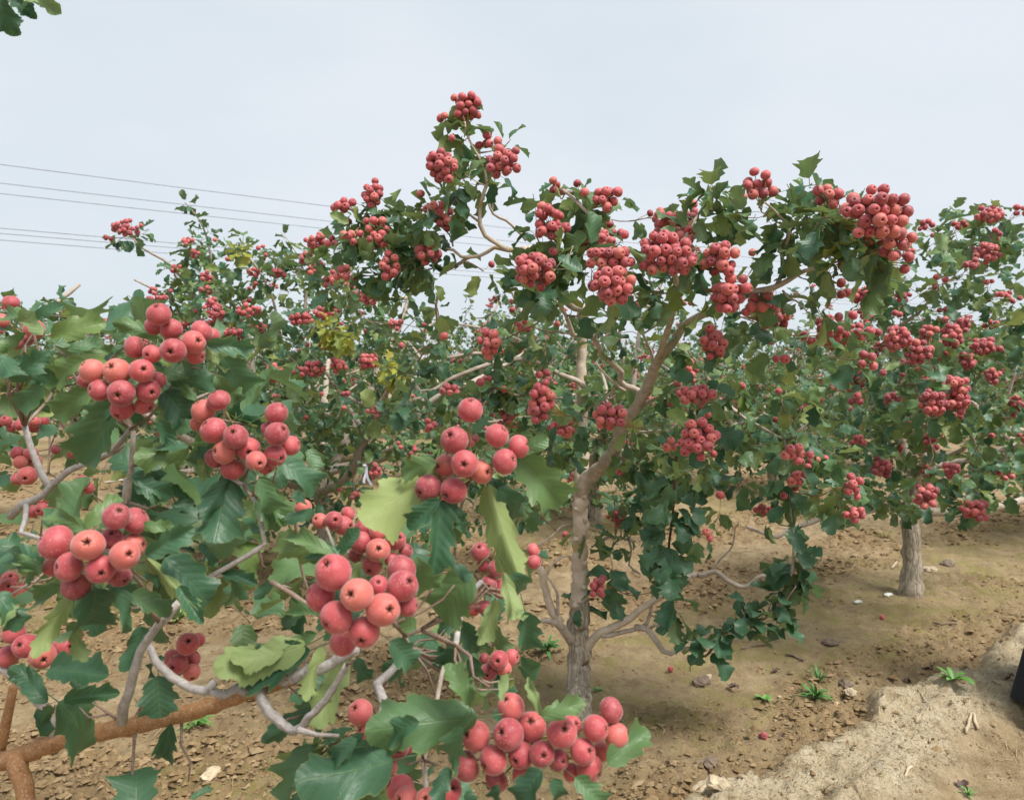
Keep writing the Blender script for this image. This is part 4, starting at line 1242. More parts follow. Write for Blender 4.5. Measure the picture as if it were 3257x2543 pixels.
# leaf tufts (overview box, depth range, number)
for x0, y0, x1, y1, d0, d1, n in ((925, 270, 1100, 420, 2.25, 2.45, 9), (880, 400, 960, 600, 2.3, 2.5, 16), (700, 440, 900, 640, 2.35, 2.7, 34), (780, 640, 960, 900, 2.4, 2.9, 22), (940, 690, 1240, 980, 2.4, 2.9, 30), (1130, 400, 1330, 560, 1.9, 2.2, 16),
                                  (1080, 560, 1260, 700, 1.95, 2.3, 14), (1330, 470, 1520, 640, 1.85, 2.1, 11), (1510, 390, 1600, 480, 1.8, 2.0, 8), (1640, 380, 1760, 560, 1.75, 1.95, 9), (1740, 440, 1900, 620, 1.7, 1.9, 12), (1640, 640, 1830, 760, 1.75, 2.1, 14), (1260, 640, 1560, 740, 2.1, 2.4, 11),
                                  (1400, 760, 1760, 960, 2.3, 2.8, 34), (1260, 760, 1380, 900, 2.6, 2.9, 4), (1500, 900, 1830, 1060, 2.3, 2.8, 26), (1080, 900, 1230, 1010, 2.6, 2.9, 8), (1270, 1060, 1400, 1180, 2.7, 2.9, 8), (1330, 960, 1460, 1060, 2.4, 2.8, 10)):
    for _ in range(n):
        mt.tuft(at(rnd.uniform(x0, x1) * K, rnd.uniform(y0, y1) * K, rnd.uniform(d0, d1)), rnd.randint(5, 7), 0.063)
# the long leafy shoots that hang to the right of the stem
for z, pts, dd in (('c', [(1205, 60), (1195, 170), (1190, 260), (1180, 350), (1170, 440), (1160, 540), (1160, 620), (1170, 700), (1185, 790)], 2.38), ('c', [(2090, 60), (2100, 250), (2115, 420), (2120, 560)], 2.46)):
    for x, y in pts:
        for k in range(5 if z == 'c' and pts[0][0] < 2000 else 2):
            a = rnd.uniform(-1, 1)
            p = zat(z, x, y, dd)
            yd = Vector((a * 1.5, rnd.uniform(-0.5, 0.3), rnd.uniform(-1.0, 0.0)))
            mt.leaf(p + yd.normalized() * 0.02, yd, Vector((0, -0.75, 0.7)) + rand_dir() * 0.35, rnd.uniform(0.065, 0.095), rnd.uniform(0.95, 1.25), rnd.uniform(0.08, 0.4))
for x, y, n in ((1230, 980, 3), (1220, 1130, 4), (1400, 1290, 4), (1440, 1340, 4), (1560, 1180, 4), (1640, 1140, 4), (1720, 1060, 4), (1800, 1160, 5), (1880, 1120, 4), (1930, 1040, 4), (1990, 1140, 4), (2050, 1080, 3), (1800, 960, 4), (1950, 930, 4), (2060, 900, 4), (2120, 820, 4), (2130, 700, 4), (2050, 650, 4),
                (2180, 600, 4), (2060, 760, 3), (2150, 920, 4), (1340, 1270, 3), (700, 780, 3), (760, 850, 4), (460, 1010, 3), (690, 960, 3), (640, 400, 4), (600, 460, 4), (740, 300, 4), (640, 600, 2), (870, 300, 3), (980, 100, 5), (1050, 40, 4), (940, 200, 3)):
    p = zat('c', x, y, 2.55 if x > 1100 else 2.78)
    mt.tuft(p, n, 0.085, tone=0.2, droop=0.8)
for x, y in ((1650, 1040), (1670, 1050), (1655, 1062)):
    mt.tuft(at(x * K, y * K, 2.5), 3, 0.06, tone=0.82)
mt.finish()


# ------------------------------------------------------------------ the other trees of the orchard
def vase(tree, rs, height=2.2, rad=1.1, trunk_h=0.6, r0=0.05, limbs=5, subs=3):
    """trunk and spreading limbs; returns tip points"""
    b = tree.base
    lean = Vector((rs.uniform(-.05, .05), rs.uniform(-.05, .05), 0))
    top = b + Vector((0, 0, trunk_h)) + lean
    tree.limb([(b.x, b.y, b.z - 0.08, r0 * 1.35), (b.x, b.y, b.z + 0.05, r0 * 1.08), (*(b + lean * 0.4 + Vector((0, 0, trunk_h * 0.5))), r0), (*top, r0 * 0.95)], 'T', 'trunk', 12, 0.06, 0.04)
    a0 = rs.uniform(0, 6.28)
    for k in range(limbs):
        a = a0 + 6.283 * k / limbs + rs.uniform(-.3, .3)
        el = rs.uniform(0.1, 1.0)
        hv = Vector((math.cos(a), math.sin(a), 0))
        L = rad * rs.uniform(0.75, 1.05)
        end = top + hv * L * math.cos(el) * 1.1 + Vector((0, 0, min(height - trunk_h, L * math.sin(el) * 1.6)))
        s = top - Vector((0, 0, rs.uniform(0.0, trunk_h * 0.25)))
        m1 = s.lerp(end, 0.35) + hv * 0.07 + Vector((rs.uniform(-.06, .06), rs.uniform(-.06, .06), -0.07))
        m2 = s.lerp(end, 0.7) + Vector((rs.uniform(-.09, .09), rs.uniform(-.09, .09), rs.uniform(-.03, .06)))
        rl = r0 * rs.uniform(0.42, 0.6)
        tree.limb([(*s, rl), (*m1, rl * 0.85), (*m2, rl * 0.6), (*end, rl * 0.3)], 'L', sides=8, step=0.06)
        for j in range(subs):
            q = s.lerp(end, rs.uniform(0.35, 0.9))
            e2 = q + (hv * rs.uniform(-.2, .7) + Vector((rs.uniform(-.6, .6), rs.uniform(-.6, .6), rs.uniform(-.15, .9)))).normalized() * rs.uniform(0.3, 0.6) * rad
            e2.z = min(e2.z, b.z + height)
            q, _ = tree.nearest(q)
            mm = q.lerp(e2, 0.5) + Vector((rs.uniform(-.05, .05), rs.uniform(-.05, .05), rs.uniform(-.04, .04)))
            tree.limb([(*q, rl * 0.5), (*mm, rl * 0.38), (*e2, rl * 0.18)], 'L', sides=6, step=0.06)


def fill(tree, rs, tufts, clusters, height, rad, low=0.45, lsize=0.07, reach=0.30, ncap=14, tmin=5, tmax=7):
    b = tree.base
    wood = [p for p, r in tree.att if p.z > b.z + max(low, 0.42)]

    def spot():
        for _ in range(30):
            p = rs.choice(wood) + Vector((rs.gauss(0, 1), rs.gauss(0, 1), rs.gauss(-.35, 1.1))) * reach * 0.6
            q = p - b
            if math.hypot(q.x, q.y) < rad * 1.15 and low < q.z < height:
                return p
        return p
    for _ in range(tufts):
        tree.tuft(spot(), rs.randint(tmin, tmax), lsize)
    for _ in range(clusters):
        w = rs.uniform(0.030, 0.066)
        p = spot() + Vector((0, 0, 0.03))
        q = p - b
        if q.x * q.x + q.y * q.y < (rad * 0.5) ** 2 and rs.random() < 0.6:
            p = p + Vector((q.x, q.y - 0.3, 0.25)).normalized() * 0.28
        tree.cluster(p, w, w * rs.uniform(0.7, 1.1), RF * 0.95, 4, lsize, cap=ncap)


def hand_clusters(tree, data, dmin, dmax, rf=RF, leaves=5, lsize=0.07, off=0.0):
    for x, y, w, h, fd in data:
        d = min(max(2 * rf * F / (fd * K), dmin), dmax) + off
        u = K / F * d
        tree.cluster(at(x * K, y * K, d), max(w / 2 * u * 1.22, rf), max(h / 2 * u * 1.22, rf), rf * 1.04, leaves, lsize, cap=24)


def grid(i, j):
    p = TREE0 + i * np.array((2.07, 1.48)) + j * np.array((-1.51, 2.12))
    return float(p[0]), float(p[1])


# right tree
rt_b = on_ground(2895, 1893)
rt = Tree(rt_b, 'hawthorn with a short thick bare trunk and spreading low limbs at right', 'hawthorn trees of the nearest row', lod=1, leaf_parts=260, fruit_parts=260)
dr = (rt_b - EYE).dot(FWD)
rt.limb([(rt_b.x, rt_b.y, rt_b.z - 0.1, 0.085), (rt_b.x, rt_b.y, rt_b.z + 0.03, 0.066)] + [(*zat('d', x, y, dr), w / 2.436 / F * dr / 2) for x, y, w in ((1085, 1560, 128), (1065, 1420, 126), (1060, 1290, 120), (1090, 1180, 96), (1120, 1060, 74))], 'T', 'trunk', 16, 0.05, 0.03, 0.05)
for pts, d0, d1, w0, w1 in (([(1120, 1080), (1135, 960), (1190, 880), (1140, 810), (1100, 700), (1050, 590), (1020, 500), (1030, 380), (980, 270)], dr, dr - .5, 74, 26), ([(1170, 900), (1330, 860), (1470, 800), (1560, 700)], dr, dr - .5, 60, 26),
                            ([(1150, 960), (1400, 900), (1560, 880), (1700, 820), (1949, 750), (2100, 700)], dr, dr - .3, 48, 34), ([(1200, 1060), (1400, 1020), (1640, 980), (1740, 960), (1830, 810)], dr, dr - .4, 40, 22),
                            ([(1080, 1270), (1200, 1275), (1400, 1290), (1700, 1250), (1949, 1190), (2200, 1100)], dr - .05, dr + .1, 70, 56), ([(1110, 960), (1060, 900), (1000, 830), (920, 770)], dr, dr - .4, 44, 26), ([(1110, 1000), (1020, 930), (950, 870)], dr, dr - .3, 34, 22),
                            ([(1060, 1270), (900, 1262), (800, 1272), (600, 1300), (400, 1330), (250, 1385), (120, 1420), (30, 1480), (-200, 1400)], dr - .05, dr - .7, 44, 26), ([(1100, 1200), (1080, 1050), (1000, 700), (960, 500), (950, 300), (960, 100)], dr + .1, dr + .25, 60, 44),
                            ([(960, 120), (900, -60), (1010, -170), (1120, -250)], dr + .25, dr, 44, 24), ([(960, 120), (850, 20), (760, -60), (680, -200)], dr + .25, dr + .1, 40, 20), ([(1120, -240), (1200, -330), (1300, -420)], dr, dr - .2, 26, 12)):
    rt.zlimb('d', pts, d0, d1, w0, w1, 'L', step=0.04)
hand_clusters(rt, [(2045, 815, 52, 48, 17), (2010, 812, 44, 36, 16), (2050, 856, 58, 54, 18), (1986, 862, 58, 60, 17), (1905, 850, 44, 36, 14), (1966, 1055, 48, 62, 17), (2081, 1086, 56, 58, 17), (1985, 934, 34, 34, 15), (1985, 960, 36, 30, 14),
                   (1920, 732, 62, 50, 16), (1962, 752, 60, 50, 16), (1976, 710, 46, 40, 15), (2030, 725, 46, 52, 15), (2062, 772, 44, 44, 15), (2102, 746, 60, 42, 15), (1850, 632, 62, 42, 14), (1925, 632, 46, 30, 13), (2112, 452, 58, 42, 14), (2106, 540, 56, 46, 14),
                   (1995, 502, 34, 24, 12), (1968, 482, 44, 30, 13), (2046, 480, 40, 30, 13), (2012, 662, 34, 28, 13), (2112, 690, 36, 30, 13), (2152, 636, 40, 30, 13), (1886, 996, 42, 48, 15), (2146, 1012, 42, 34, 14), (2162, 862, 40, 50, 14), (1945, 905, 30, 30, 13),
                   (2175, 455, 40, 30, 14), (2110, 600, 34, 26, 13), (1830, 630, 40, 26, 13), (1880, 740, 40, 30, 14), (2060, 560, 34, 26, 13), (1940, 540, 34, 26, 13)], 2.9, 4.1, 0.0155)
rt.scatter_bunches(((1840, 470, 2190, 700, 3.2, 3.8, 16), (1790, 690, 2190, 900, 3.0, 3.6, 20), (1800, 900, 2190, 1040, 3.1, 3.6, 6)), 0.0155)
for x0, y0, x1, y1, n in ((1840, 480, 2200, 700, 62), (1780, 680, 2200, 920, 90), (1800, 900, 2000, 1080, 22), (2060, 920, 2200, 1060, 16), (1840, 1050, 1960, 1110, 8), (2000, 430, 2200, 560, 30), (1620, 880, 1900, 1070, 44), (1980, 960, 2190, 1060, 14)):
    for _ in range(n):
        rt.tuft(at(rnd.uniform(x0, x1) * K, rnd.uniform(y0, y1) * K, rnd.uniform(3.1, 4.6)), rnd.randint(4, 6), 0.078)
rt.tuft(at(2052 * K, 1090 * K, 3.3), 7, 0.08, tone=0.25)
rt.finish()

# tree behind on the left with long bare shoots
rs = random.Random(21)
lx, ly = grid(0, 1)
lt = Tree((lx, ly, gz(lx, ly)), 'hawthorn at the left edge of the skyline with long bare shoots and yellow leaf sprays', 'hawthorn trees of the second row', lod=1, leaf_parts=260, fruit_parts=220)
vase(lt, rs, 2.05, 1.35, 0.62, 0.06, 6, 3)
for pts, d0, d1, w0, w1 in (([(920, 1500), (920, 1150), (860, 1010), (760, 890), (650, 790), (470, 690), (400, 600)], 4.8, 4.4, 40, 10), ([(900, 1120), (840, 1020), (770, 950), (740, 900)], 4.7, 4.5, 22, 12), ([(1100, 1300), (1050, 1050), (1040, 900), (990, 620), (930, 480), (860, 390), (820, 350)], 4.6, 4.4, 22, 8),
                            ([(1560, 1400), (1500, 1100), (1420, 920), (1300, 760), (1200, 700)], 4.6, 4.4, 24, 10), ([(1740, 1300), (1760, 1050), (1820, 920), (1850, 800), (1860, 640)], 4.6, 4.5, 26, 8), ([(1750, 900), (1680, 740), (1600, 620), (1560, 580)], 4.5, 4.5, 10, 5)):
    lt.zlimb('a', pts, d0, d1, w0, w1, 'L', step=0.05)
hand_clusters(lt, [(280, 490, 60, 36, 10), (230, 505, 28, 20, 10), (372, 572, 26, 28, 10), (402, 516, 38, 20, 10), (440, 590, 32, 30, 11), (460, 672, 48, 54, 12), (482, 704, 46, 30, 12), (535, 665, 54, 30, 12), (505, 705, 34, 26, 12), (452, 512, 44, 16, 10),
                   (680, 516, 62, 36, 12), (708, 598, 42, 36, 12), (640, 682, 54, 34, 13), (690, 666, 50, 30, 13), (776, 632, 56, 34, 13), (586, 795, 52, 42, 13), (666, 786, 60, 36, 14), (720, 776, 46, 34, 14), (786, 765, 46, 40, 13), (628, 820, 34, 34, 12),
                   (345, 640, 40, 24, 10), (330, 618, 24, 22, 10), (395, 690, 40, 26, 11), (590, 585, 40, 22, 11), (560, 700, 40, 26, 11), (840, 690, 40, 28, 12), (700, 720, 40, 26, 12), (800, 880, 40, 32, 13), (740, 840, 34, 26, 13), (905, 700, 32, 24, 12), (520, 640, 30, 20, 10)], 3.5, 4.2, 0.0148)
lt.scatter_bunches(((600, 900, 1180, 1080, 3.7, 4.3, 12), (380, 500, 560, 620, 4.0, 4.4, 6), (330, 600, 560, 720, 3.9, 4.3, 9), (540, 520, 800, 700, 3.8, 4.3, 14), (540, 700, 900, 900, 3.6, 4.2, 14), (60, 700, 330, 900, 3.8, 4.4, 5)), 0.015)
for x0, y0, x1, y1, n in ((380, 500, 560, 620, 22), (330, 600, 560, 720, 46), (540, 520, 760, 720, 60), (520, 690, 900, 960, 100), (700, 560, 900, 720, 30), (560, 850, 800, 1000, 34), (330, 700, 560, 1000, 40), (100, 700, 400, 960, 30), (540, 940, 1180, 1150, 120), (300, 960, 560, 1130, 44), (820, 840, 1200, 1000, 60), (1000, 960, 1230, 1090, 24)):
    for _ in range(n):
        lt.tuft(at(rnd.uniform(x0, x1) * K, rnd.uniform(y0, y1) * K, rnd.uniform(4.0, 5.0)), rnd.randint(4, 6), 0.068)
for x, y in ((395, 432), (410, 440), (420, 455), (430, 470), (442, 488), (455, 500), (600, 505), (612, 520), (620, 540), (250, 515), (300, 500), (352, 560), (275, 515), (320, 490)):
    lt.tuft(at(x * K, y * K, 4.45), 4, 0.06, tone=0.1, spread=1.0)
for x, y, d in ((685, 700, 3.45), (705, 690, 3.45), (725, 705, 3.45), (742, 722, 3.45), (715, 730, 3.45), (700, 715, 3.45), (828, 778, 3.5), (840, 790, 3.5), (850, 805, 3.5), (845, 780, 3.5), (508, 528, 4.0), (518, 540, 4.0), (690, 690, 3.9), (715, 700, 3.9), (735, 720, 3.9), (700, 715, 3.9), (830, 775, 3.9), (842, 795, 3.9), (852, 810, 3.95), (512, 530, 4.4), (520, 540, 4.4), (505, 520, 4.4), (720, 740, 3.9), (745, 735, 3.9)):
    lt.tuft(at(x * K, y * K, d), 5, 0.066, tone=0.85, force=True)
lt.finish()

# trees within sight behind these, each with its own crown
MID = [((1, 1), 'hawthorn straight behind the pale stem of the middle tree', 31, 2.2), ((2, 1), 'hawthorn in the second row between the middle tree and the short thick trunk', 32, 2.25), ((3, 1), 'hawthorn in the second row above the short thick trunk', 33, 2.35),
       ((2, 0), 'hawthorn at the right edge beyond the short thick trunk', 34, 2.5), ((-1, 1), 'hawthorn at the left edge behind the near fruit bunches', 35, 1.75), ((0, 2), 'hawthorn in the third row below the yellow leaf sprays', 36, 2.05), ((1, 2), 'hawthorn in the third row left of the pale stem', 37, 2.15),
       ((-1, 2), 'low hawthorn in the third row under the open sky at left', 38, 1.75)]
for (i, j), label, seed, hgt in MID:
    rs = random.Random(seed)
    x, y = grid(i, j)
    x += rs.uniform(-.12, .12)
    y += rs.uniform(-.12, .12)
    far = y > 7
    t = Tree((x, y, gz(x, y)), label, 'hawthorn trees of the second row' if j == 1 else ('hawthorn trees of the nearest row' if j == 0 else 'hawthorn trees of the third row'), lod=2, leaf_parts=60 if far else 100, fruit_parts=0 if far else 60)
    vase(t, rs, hgt, 1.25, rs.uniform(0.5, 0.7), rs.uniform(0.05, 0.065), 6, 3)
    fill(t, rs, 330, 84, hgt, 1.3, 0.16, 0.07)
    t.finish()

# far rows: three kinds of crown, copied
protos = []
for k in range(4):
    rs = random.Random(60 + k)
    hgt = (2.15, 2.3, 2.05, 2.25)[k]
    t = Tree((0, 0, 0), 'hawthorn standing in the far rows of the orchard, half hidden by nearer trees', 'hawthorn trees of the far rows', lod=2, leaf_parts=0, fruit_parts=0)
    vase(t, rs, hgt, 1.25, rs.uniform(0.5, 0.7), 0.055, 5, 2)
    fill(t, rs, 300, 100, hgt, 1.3, 0.22, 0.085)
    # merge the limbs into the trunk and the bunches into one part: none of them can be told apart from here
    mb = MB()
    for o in list(t.root.children):
        V, T, m = arrays_of(o.data)
        n = len(mb.v)
        mb.v += V.tolist()
        mb.f += (T + n).tolist()
        mb.m += m.tolist()
        bpy.data.objects.remove(o)
    mb.build('trunk', M_LIMB, t.root)
    fo = link(bpy.data.objects.new('crown', foliage_mesh(t.leaves, 3)), t.root)
    fo.color = (0, 0, 0, 1)
    V, T, m = fruit_arrays([f for c, b in t.clusters for f in c])
    fr = link(bpy.data.objects.new('fruit', make_mesh('fruit', V, T, [M_FRUIT, M_CALYX, M_SEPAL], mi=m)), t.root)
    fo['kind'] = fr['kind'] = 'stuff'
    protos.append(t.root)
used = [False] * 4
taken = {(0, 0), (1, 0), (-1, 0), (0, 1)} | {m[0] for m in MID}
spots = []
for j in range(0, 14):
    for i in range(-12, 16):
        if (i, j) in taken:
            continue
        x, y = grid(i, j)
        if y < 3 or y > 24:
            continue
        px = PW / 2 + F * x / y
        if -F * 1.0 / y < px < PW + F * 1.0 / y:
            spots.append((x, y))
spots.sort(key=lambda s: s[1])
for n, (x, y) in enumerate(spots[:64]):
    rs = random.Random(500 + n)
    k = n % 4
    root = protos[k]
    if used[k]:
        c = root.copy()
        sc.collection.objects.link(c)
        for ch in root.children:
            cc = ch.copy()
            sc.collection.objects.link(cc)
            cc.parent = c
        root = c
    used[k] = True
    x += rs.uniform(-.2, .2)
    y += rs.uniform(-.2, .2)
    root.location = (x, y, gz(x, y) - 0.02)
    root.rotation_euler = (0, 0, rs.uniform(0, 6.28))
    s = rs.uniform(0.86, 1.08)
    root.scale = (s, s, s)

# ------------------------------------------------------------------ soil crumbs and litter (nobody could count them)
ICO_V = np.array([(0, -.526, .851), (0, .526, .851), (0, -.526, -.851), (0, .526, -.851), (-.526, .851, 0), (.526, .851, 0), (-.526, -.851, 0), (.526, -.851, 0), (.851, 0, .526), (.851, 0, -.526), (-.851, 0, .526), (-.851, 0, -.526)])
ICO_T = np.array([(0, 8, 1), (0, 1, 10), (0, 10, 6), (0, 6, 7), (0, 7, 8), (1, 8, 5), (1, 5, 4), (1, 4, 10), (2, 3, 9), (2, 11, 3), (2, 6, 11), (2, 7, 6), (2, 9, 7), (3, 5, 9), (3, 4, 5), (3, 11, 4), (8, 9, 5), (8, 7, 9), (10, 4, 11), (10, 11, 6)])
OCT_V = np.array([(1, 0, 0), (-1, 0, 0), (0, 1, 0), (0, -1, 0), (0.2, 0.1, 0.9), (0, 0, -1.0)])
OCT_T = np.array([(0, 2, 4), (2, 1, 4), (1, 3, 4), (3, 0, 4), (2, 0, 5), (1, 2, 5), (3, 1, 5), (0, 3, 5)])
N = 100000
yy = 1.9 * np.exp(nrg.uniform(0, math.log(10 / 1.9), N) )
xx = nrg.uniform(-0.85, 0.85, N) * yy
rg, ms, ro, _, _ = zones(xx, yy)
keep = nrg.random(N) < (0.10 + 0.80 * ro ** 1.2 + 0.22 * rg)
xx, yy, ro = xx[keep], yy[keep], ro[keep]
n = len(xx)
sz = np.minimum(0.0040 * np.exp(nrg.normal(0, 0.6, n)) * (0.6 + 1.0 * ro), 0.016) * (1 + 0.10 * (yy - 2))
zz = ground_height(xx, yy)
ang = nrg.uniform(0, 6.28, n)
J = OCT_V[None] * (1 + nrg.uniform(-0.35, 0.35, (n, 6, 1))) * 1.15
J = J * np.stack([nrg.uniform(.8, 1.5, n), nrg.uniform(.7, 1.2, n), nrg.uniform(.45, .8, n)], -1)[:, None, :] * sz[:, None, None]
ca, sa = np.cos(ang)[:, None], np.sin(ang)[:, None]
Vc = np.stack([J[..., 0] * ca - J[..., 1] * sa + xx[:, None], J[..., 0] * sa + J[..., 1] * ca + yy[:, None], J[..., 2] + (zz + sz * 0.15)[:, None]], -1)
cl = link(bpy.data.objects.new('soil_crumbs', make_mesh('soil_crumbs', Vc.reshape(-1, 3), (OCT_T[None] + 6 * np.arange(n)[:, None, None]).reshape(-1, 3), M_CLOD, smooth=False)))
tag(cl, 'crumbled brown soil clods strewn over the orchard ground', 'soil', kind='stuff')

lit = MB()
for _ in range(520):
    y = 2.0 * math.exp(rnd.uniform(0, math.log(4.5)))
    x = rnd.uniform(-0.7, 0.75) * y
    L = rnd.uniform(0.02, 0.10)
    a = rnd.uniform(0, 6.28)
    r = rnd.uniform(0.0007, 0.0018)
    pts = []
    for k in range(4):
        qx, qy = x + math.cos(a) * L * k / 3, y + math.sin(a) * L * k / 3
        pts.append((qx, qy, gz(qx, qy) + r + rnd.uniform(0, 0.006), r))
        a += rnd.uniform(-.5, .5)
    tube(lit, np.array(pts), 4, 0.2)
tag(lit.build('root_debris', plain('dry_root', (0.40, 0.29, 0.17), 0.9, 0.5, 9)), 'thin dry roots and stalk bits littering the soil', 'debris', kind='stuff')

M_DEAD = plain('dead_leaf', (0.12, 0.075, 0.065), 0.9, 0.4, 30)
dead = []
for (x, y), lab in (((380, 905), 'curled purple-brown dead leaf on mossy soil left of the grassy weed'), ((1430, 830), 'curled dark dead leaf lying on the crest of the pale bank'), ((650, 1185), 'flat dark dead leaf beside the fallen fruit near the bank'),
                    ((1780, 1470), 'crumpled brown dead leaf on the path below the bank'), ((640, 780), 'dark dead leaf under the low leafy spray'), ((2125, 845), 'dark dead leaf by the navy trouser hem'), ((1610, 790), 'brown dead leaf on the upper bank')):
    p = on_ground(*zpx('e', x, y))
    mb = MB()
    V, T, uv = LEAF_A[1][rnd.choice((1, 3, 5))]
    s = rnd.uniform(0.035, 0.055)
    V = V.copy()
    V[:, 2] += 0.35 * np.abs(V[:, 0]) + 0.12 * np.sin(V[:, 1] * 7)
    mb.v = (V * s).tolist()
    mb.f = T.tolist()
    mb.m = [0] * len(T)
    o = mb.build('dead_leaf', M_DEAD)
    o.location = p + Vector((0, 0, 0.008))
    o.rotation_euler = (rnd.uniform(-.3, .3), rnd.uniform(-.3, .3), rnd.uniform(0, 6.28))
    tag(o, lab, 'leaf', 'dead leaves on the ground')

# stones and hard clods that stand out
M_STONE = plain('pale_stone', (0.46, 0.37, 0.25), 0.9, 0.3, 50, 0.5, 0.004)
M_DSTONE = plain('dark_stone', (0.17, 0.125, 0.09), 0.9, 0.35, 40, 0.5, 0.004)


def stone(px, py, size, flat, mat, label, name='stone', cat='stone'):
    p = on_ground(px, py)
    mb = MB()
    V = ICO_V.copy()
    T = ICO_T.copy()
    for _ in range(2):                                   # two rounds of splitting
        new, cache, vl = [], {}, V.tolist()

        def mid(a, b):
            k = (min(a, b), max(a, b))
            if k not in cache:
                m = (np.array(vl[a]) + np.array(vl[b]))
                vl.append((m / np.linalg.norm(m)).tolist())
                cache[k] = len(vl) - 1
            return cache[k]
        for a, b, c in T.tolist():
            x, y, z = mid(a, b), mid(b, c), mid(c, a)
            new += [(a, x, z), (b, y, x), (c, z, y), (x, y, z)]
        V, T = np.array(vl), np.array(new)
    o1, o2 = rnd.uniform(0, 50), rnd.uniform(0, 50)
    k = 1 + 0.35 * pnoise(V[:, 0] * 1.4 + o1, V[:, 1] * 1.4 + V[:, 2] + o2) + 0.14 * pnoise(V[:, 0] * 4 + o2, V[:, 2] * 4 + V[:, 1] * 2 + o1)
    V = V * k[:, None] * np.array((1.25, 0.9, flat)) * size
    mb.v, mb.f, mb.m = V.tolist(), T.tolist(), [0] * len(T)
    o = mb.build(name, mat, smooth=False)
    o.location = p + Vector((0, 0, size * flat * 0.35))
    o.rotation_euler = (0, 0, rnd.uniform(0, 6.28))
    tag(o, label, cat, 'stones and clods on the ground')
    return o


for z, x, y, s, f, m, lab in (('e', 150, 850, 0.032, 0.6, M_DSTONE, 'dark flat stone under the lowest leaf of the hanging spray'), ('e', 195, 815, 0.013, 0.7, M_STONE, 'small pale stone lying on the dark flat stone'), ('e', 1090, 915, 0.024, 0.6, M_STONE, 'rounded pale stone beside the grassy weed'),
                              ('e', 215, 1370, 0.028, 0.7, M_DSTONE, 'brown clod standing alone on smooth soil at the bottom'), ('e', 180, 1510, 0.042, 0.5, M_STONE, 'broad pale clod at the bottom edge left of the bank'), ('e', 250, 1530, 0.028, 0.6, M_STONE, 'pale clod leaning on the broad clod at the bottom'),
                              ('e', 650, 945, 0.013, 0.6, M_STONE, 'small pale pebble between mossy soil and the grassy weed'), ('e', 960, 600, 0.030, 0.5, M_DSTONE, 'brown clod at the foot of the rough soil strip'), ('e', 1700, 110, 0.045, 0.6, M_DSTONE, 'large brown clod right of the short thick trunk'),
                              ('e', 1590, 140, 0.040, 0.6, M_STONE, 'pale clod close to the right of the short thick trunk'), ('e', 990, 985, 0.014, 0.7, M_STONE, 'pebble in the ditch below the grassy weed'), ('e', 1060, 860, 0.028, 0.6, M_DSTONE, 'dark crumbly clod above the rounded pale stone'),
                              ('3', 1330, 1300, 0.026, 0.6, M_STONE, 'pale clod beneath the orange limb'), ('3', 1320, 1190, 0.03, 0.4, M_DSTONE, 'dark shrivelled clod beneath the orange limb')):
    stone(*zpx(z, x, y), s, f, m, lab)

# fallen fruits
for (z, x, y), lab in ((('c', 1172, 1555), 'fallen red fruit on mossy soil below the hanging leafy shoot'), (('e', 540, 1210), 'fallen red fruit with its dark eye up near the pale bank'), (('e', 1287, 452), 'fallen red fruit on smooth soil below the short thick trunk')):
    p = on_ground(*zpx(z, x, y))
    o = link(bpy.data.objects.new('fallen_fruit', FRUIT_M[1][0]))
    o.location = p + Vector((0, 0, 0.012))
    o.scale = (RF,) * 3
    o.rotation_euler = (R(70), 0.3, rnd.uniform(-0.5, 0.5))
    tag(o, lab, 'fruit', 'fallen fruits')

# sticks
M_STICK = plain('dry_stick', (0.20, 0.14, 0.10), 0.9, 0.4, 30)
for pts, r, lab in (([(1610, 480), (1690, 492), (1760, 500)], 0.005, 'dark crooked stick on smooth soil above the bank'), ([(680, 680), (730, 690), (790, 712)], 0.005, 'grey broken stick lying under the low leafy spray'), ([(1455, 870), (1520, 920), (1600, 990)], 0.0022, 'long straw-coloured stalk down the slope of the bank'),
                    ([(1430, 1440), (1450, 1405), (1480, 1385)], 0.0035, 'short pale bent stick on the lower path'), ([(1820, 1060), (1860, 1062), (1895, 1085)], 0.005, 'pale forked stick on the path near the broad-leaved weed'), ([(1590, 1180), (1592, 1200), (1588, 1222)], 0.003, 'tiny upright pale stick on the path'),
                    ([(1350, 140), (1370, 115), (1385, 75)], 0.006, 'pale root piece left of the short thick trunk'), ([(400, 640), (500, 622), (590, 612)], 0.004, 'dark twig under the lowest hanging leaves')):
    rows = []
    for x, y in pts:
        p = on_ground(*zpx('e', x, y))
        rows.append((p.x, p.y, p.z + r + 0.004, r))
    mb = MB()
    tube(mb, spline(rows, 0.015), 6, 0.15, 0.2, wob=0.4)
    tag(mb.build('stick', M_STICK if 'dark' in lab or 'grey' in lab else plain('pale_stick', (0.5, 0.4, 0.27), 0.9)), lab, 'stick', 'sticks on the ground')

# weeds
M_WEED = plain('weed_leaf', (0.075, 0.20, 0.045), 0.55, 0.35, 60, 0.2)
M_WEED2 = plain('bright_weed_leaf', (0.13, 0.30, 0.06), 0.5, 0.3, 60, 0.2)


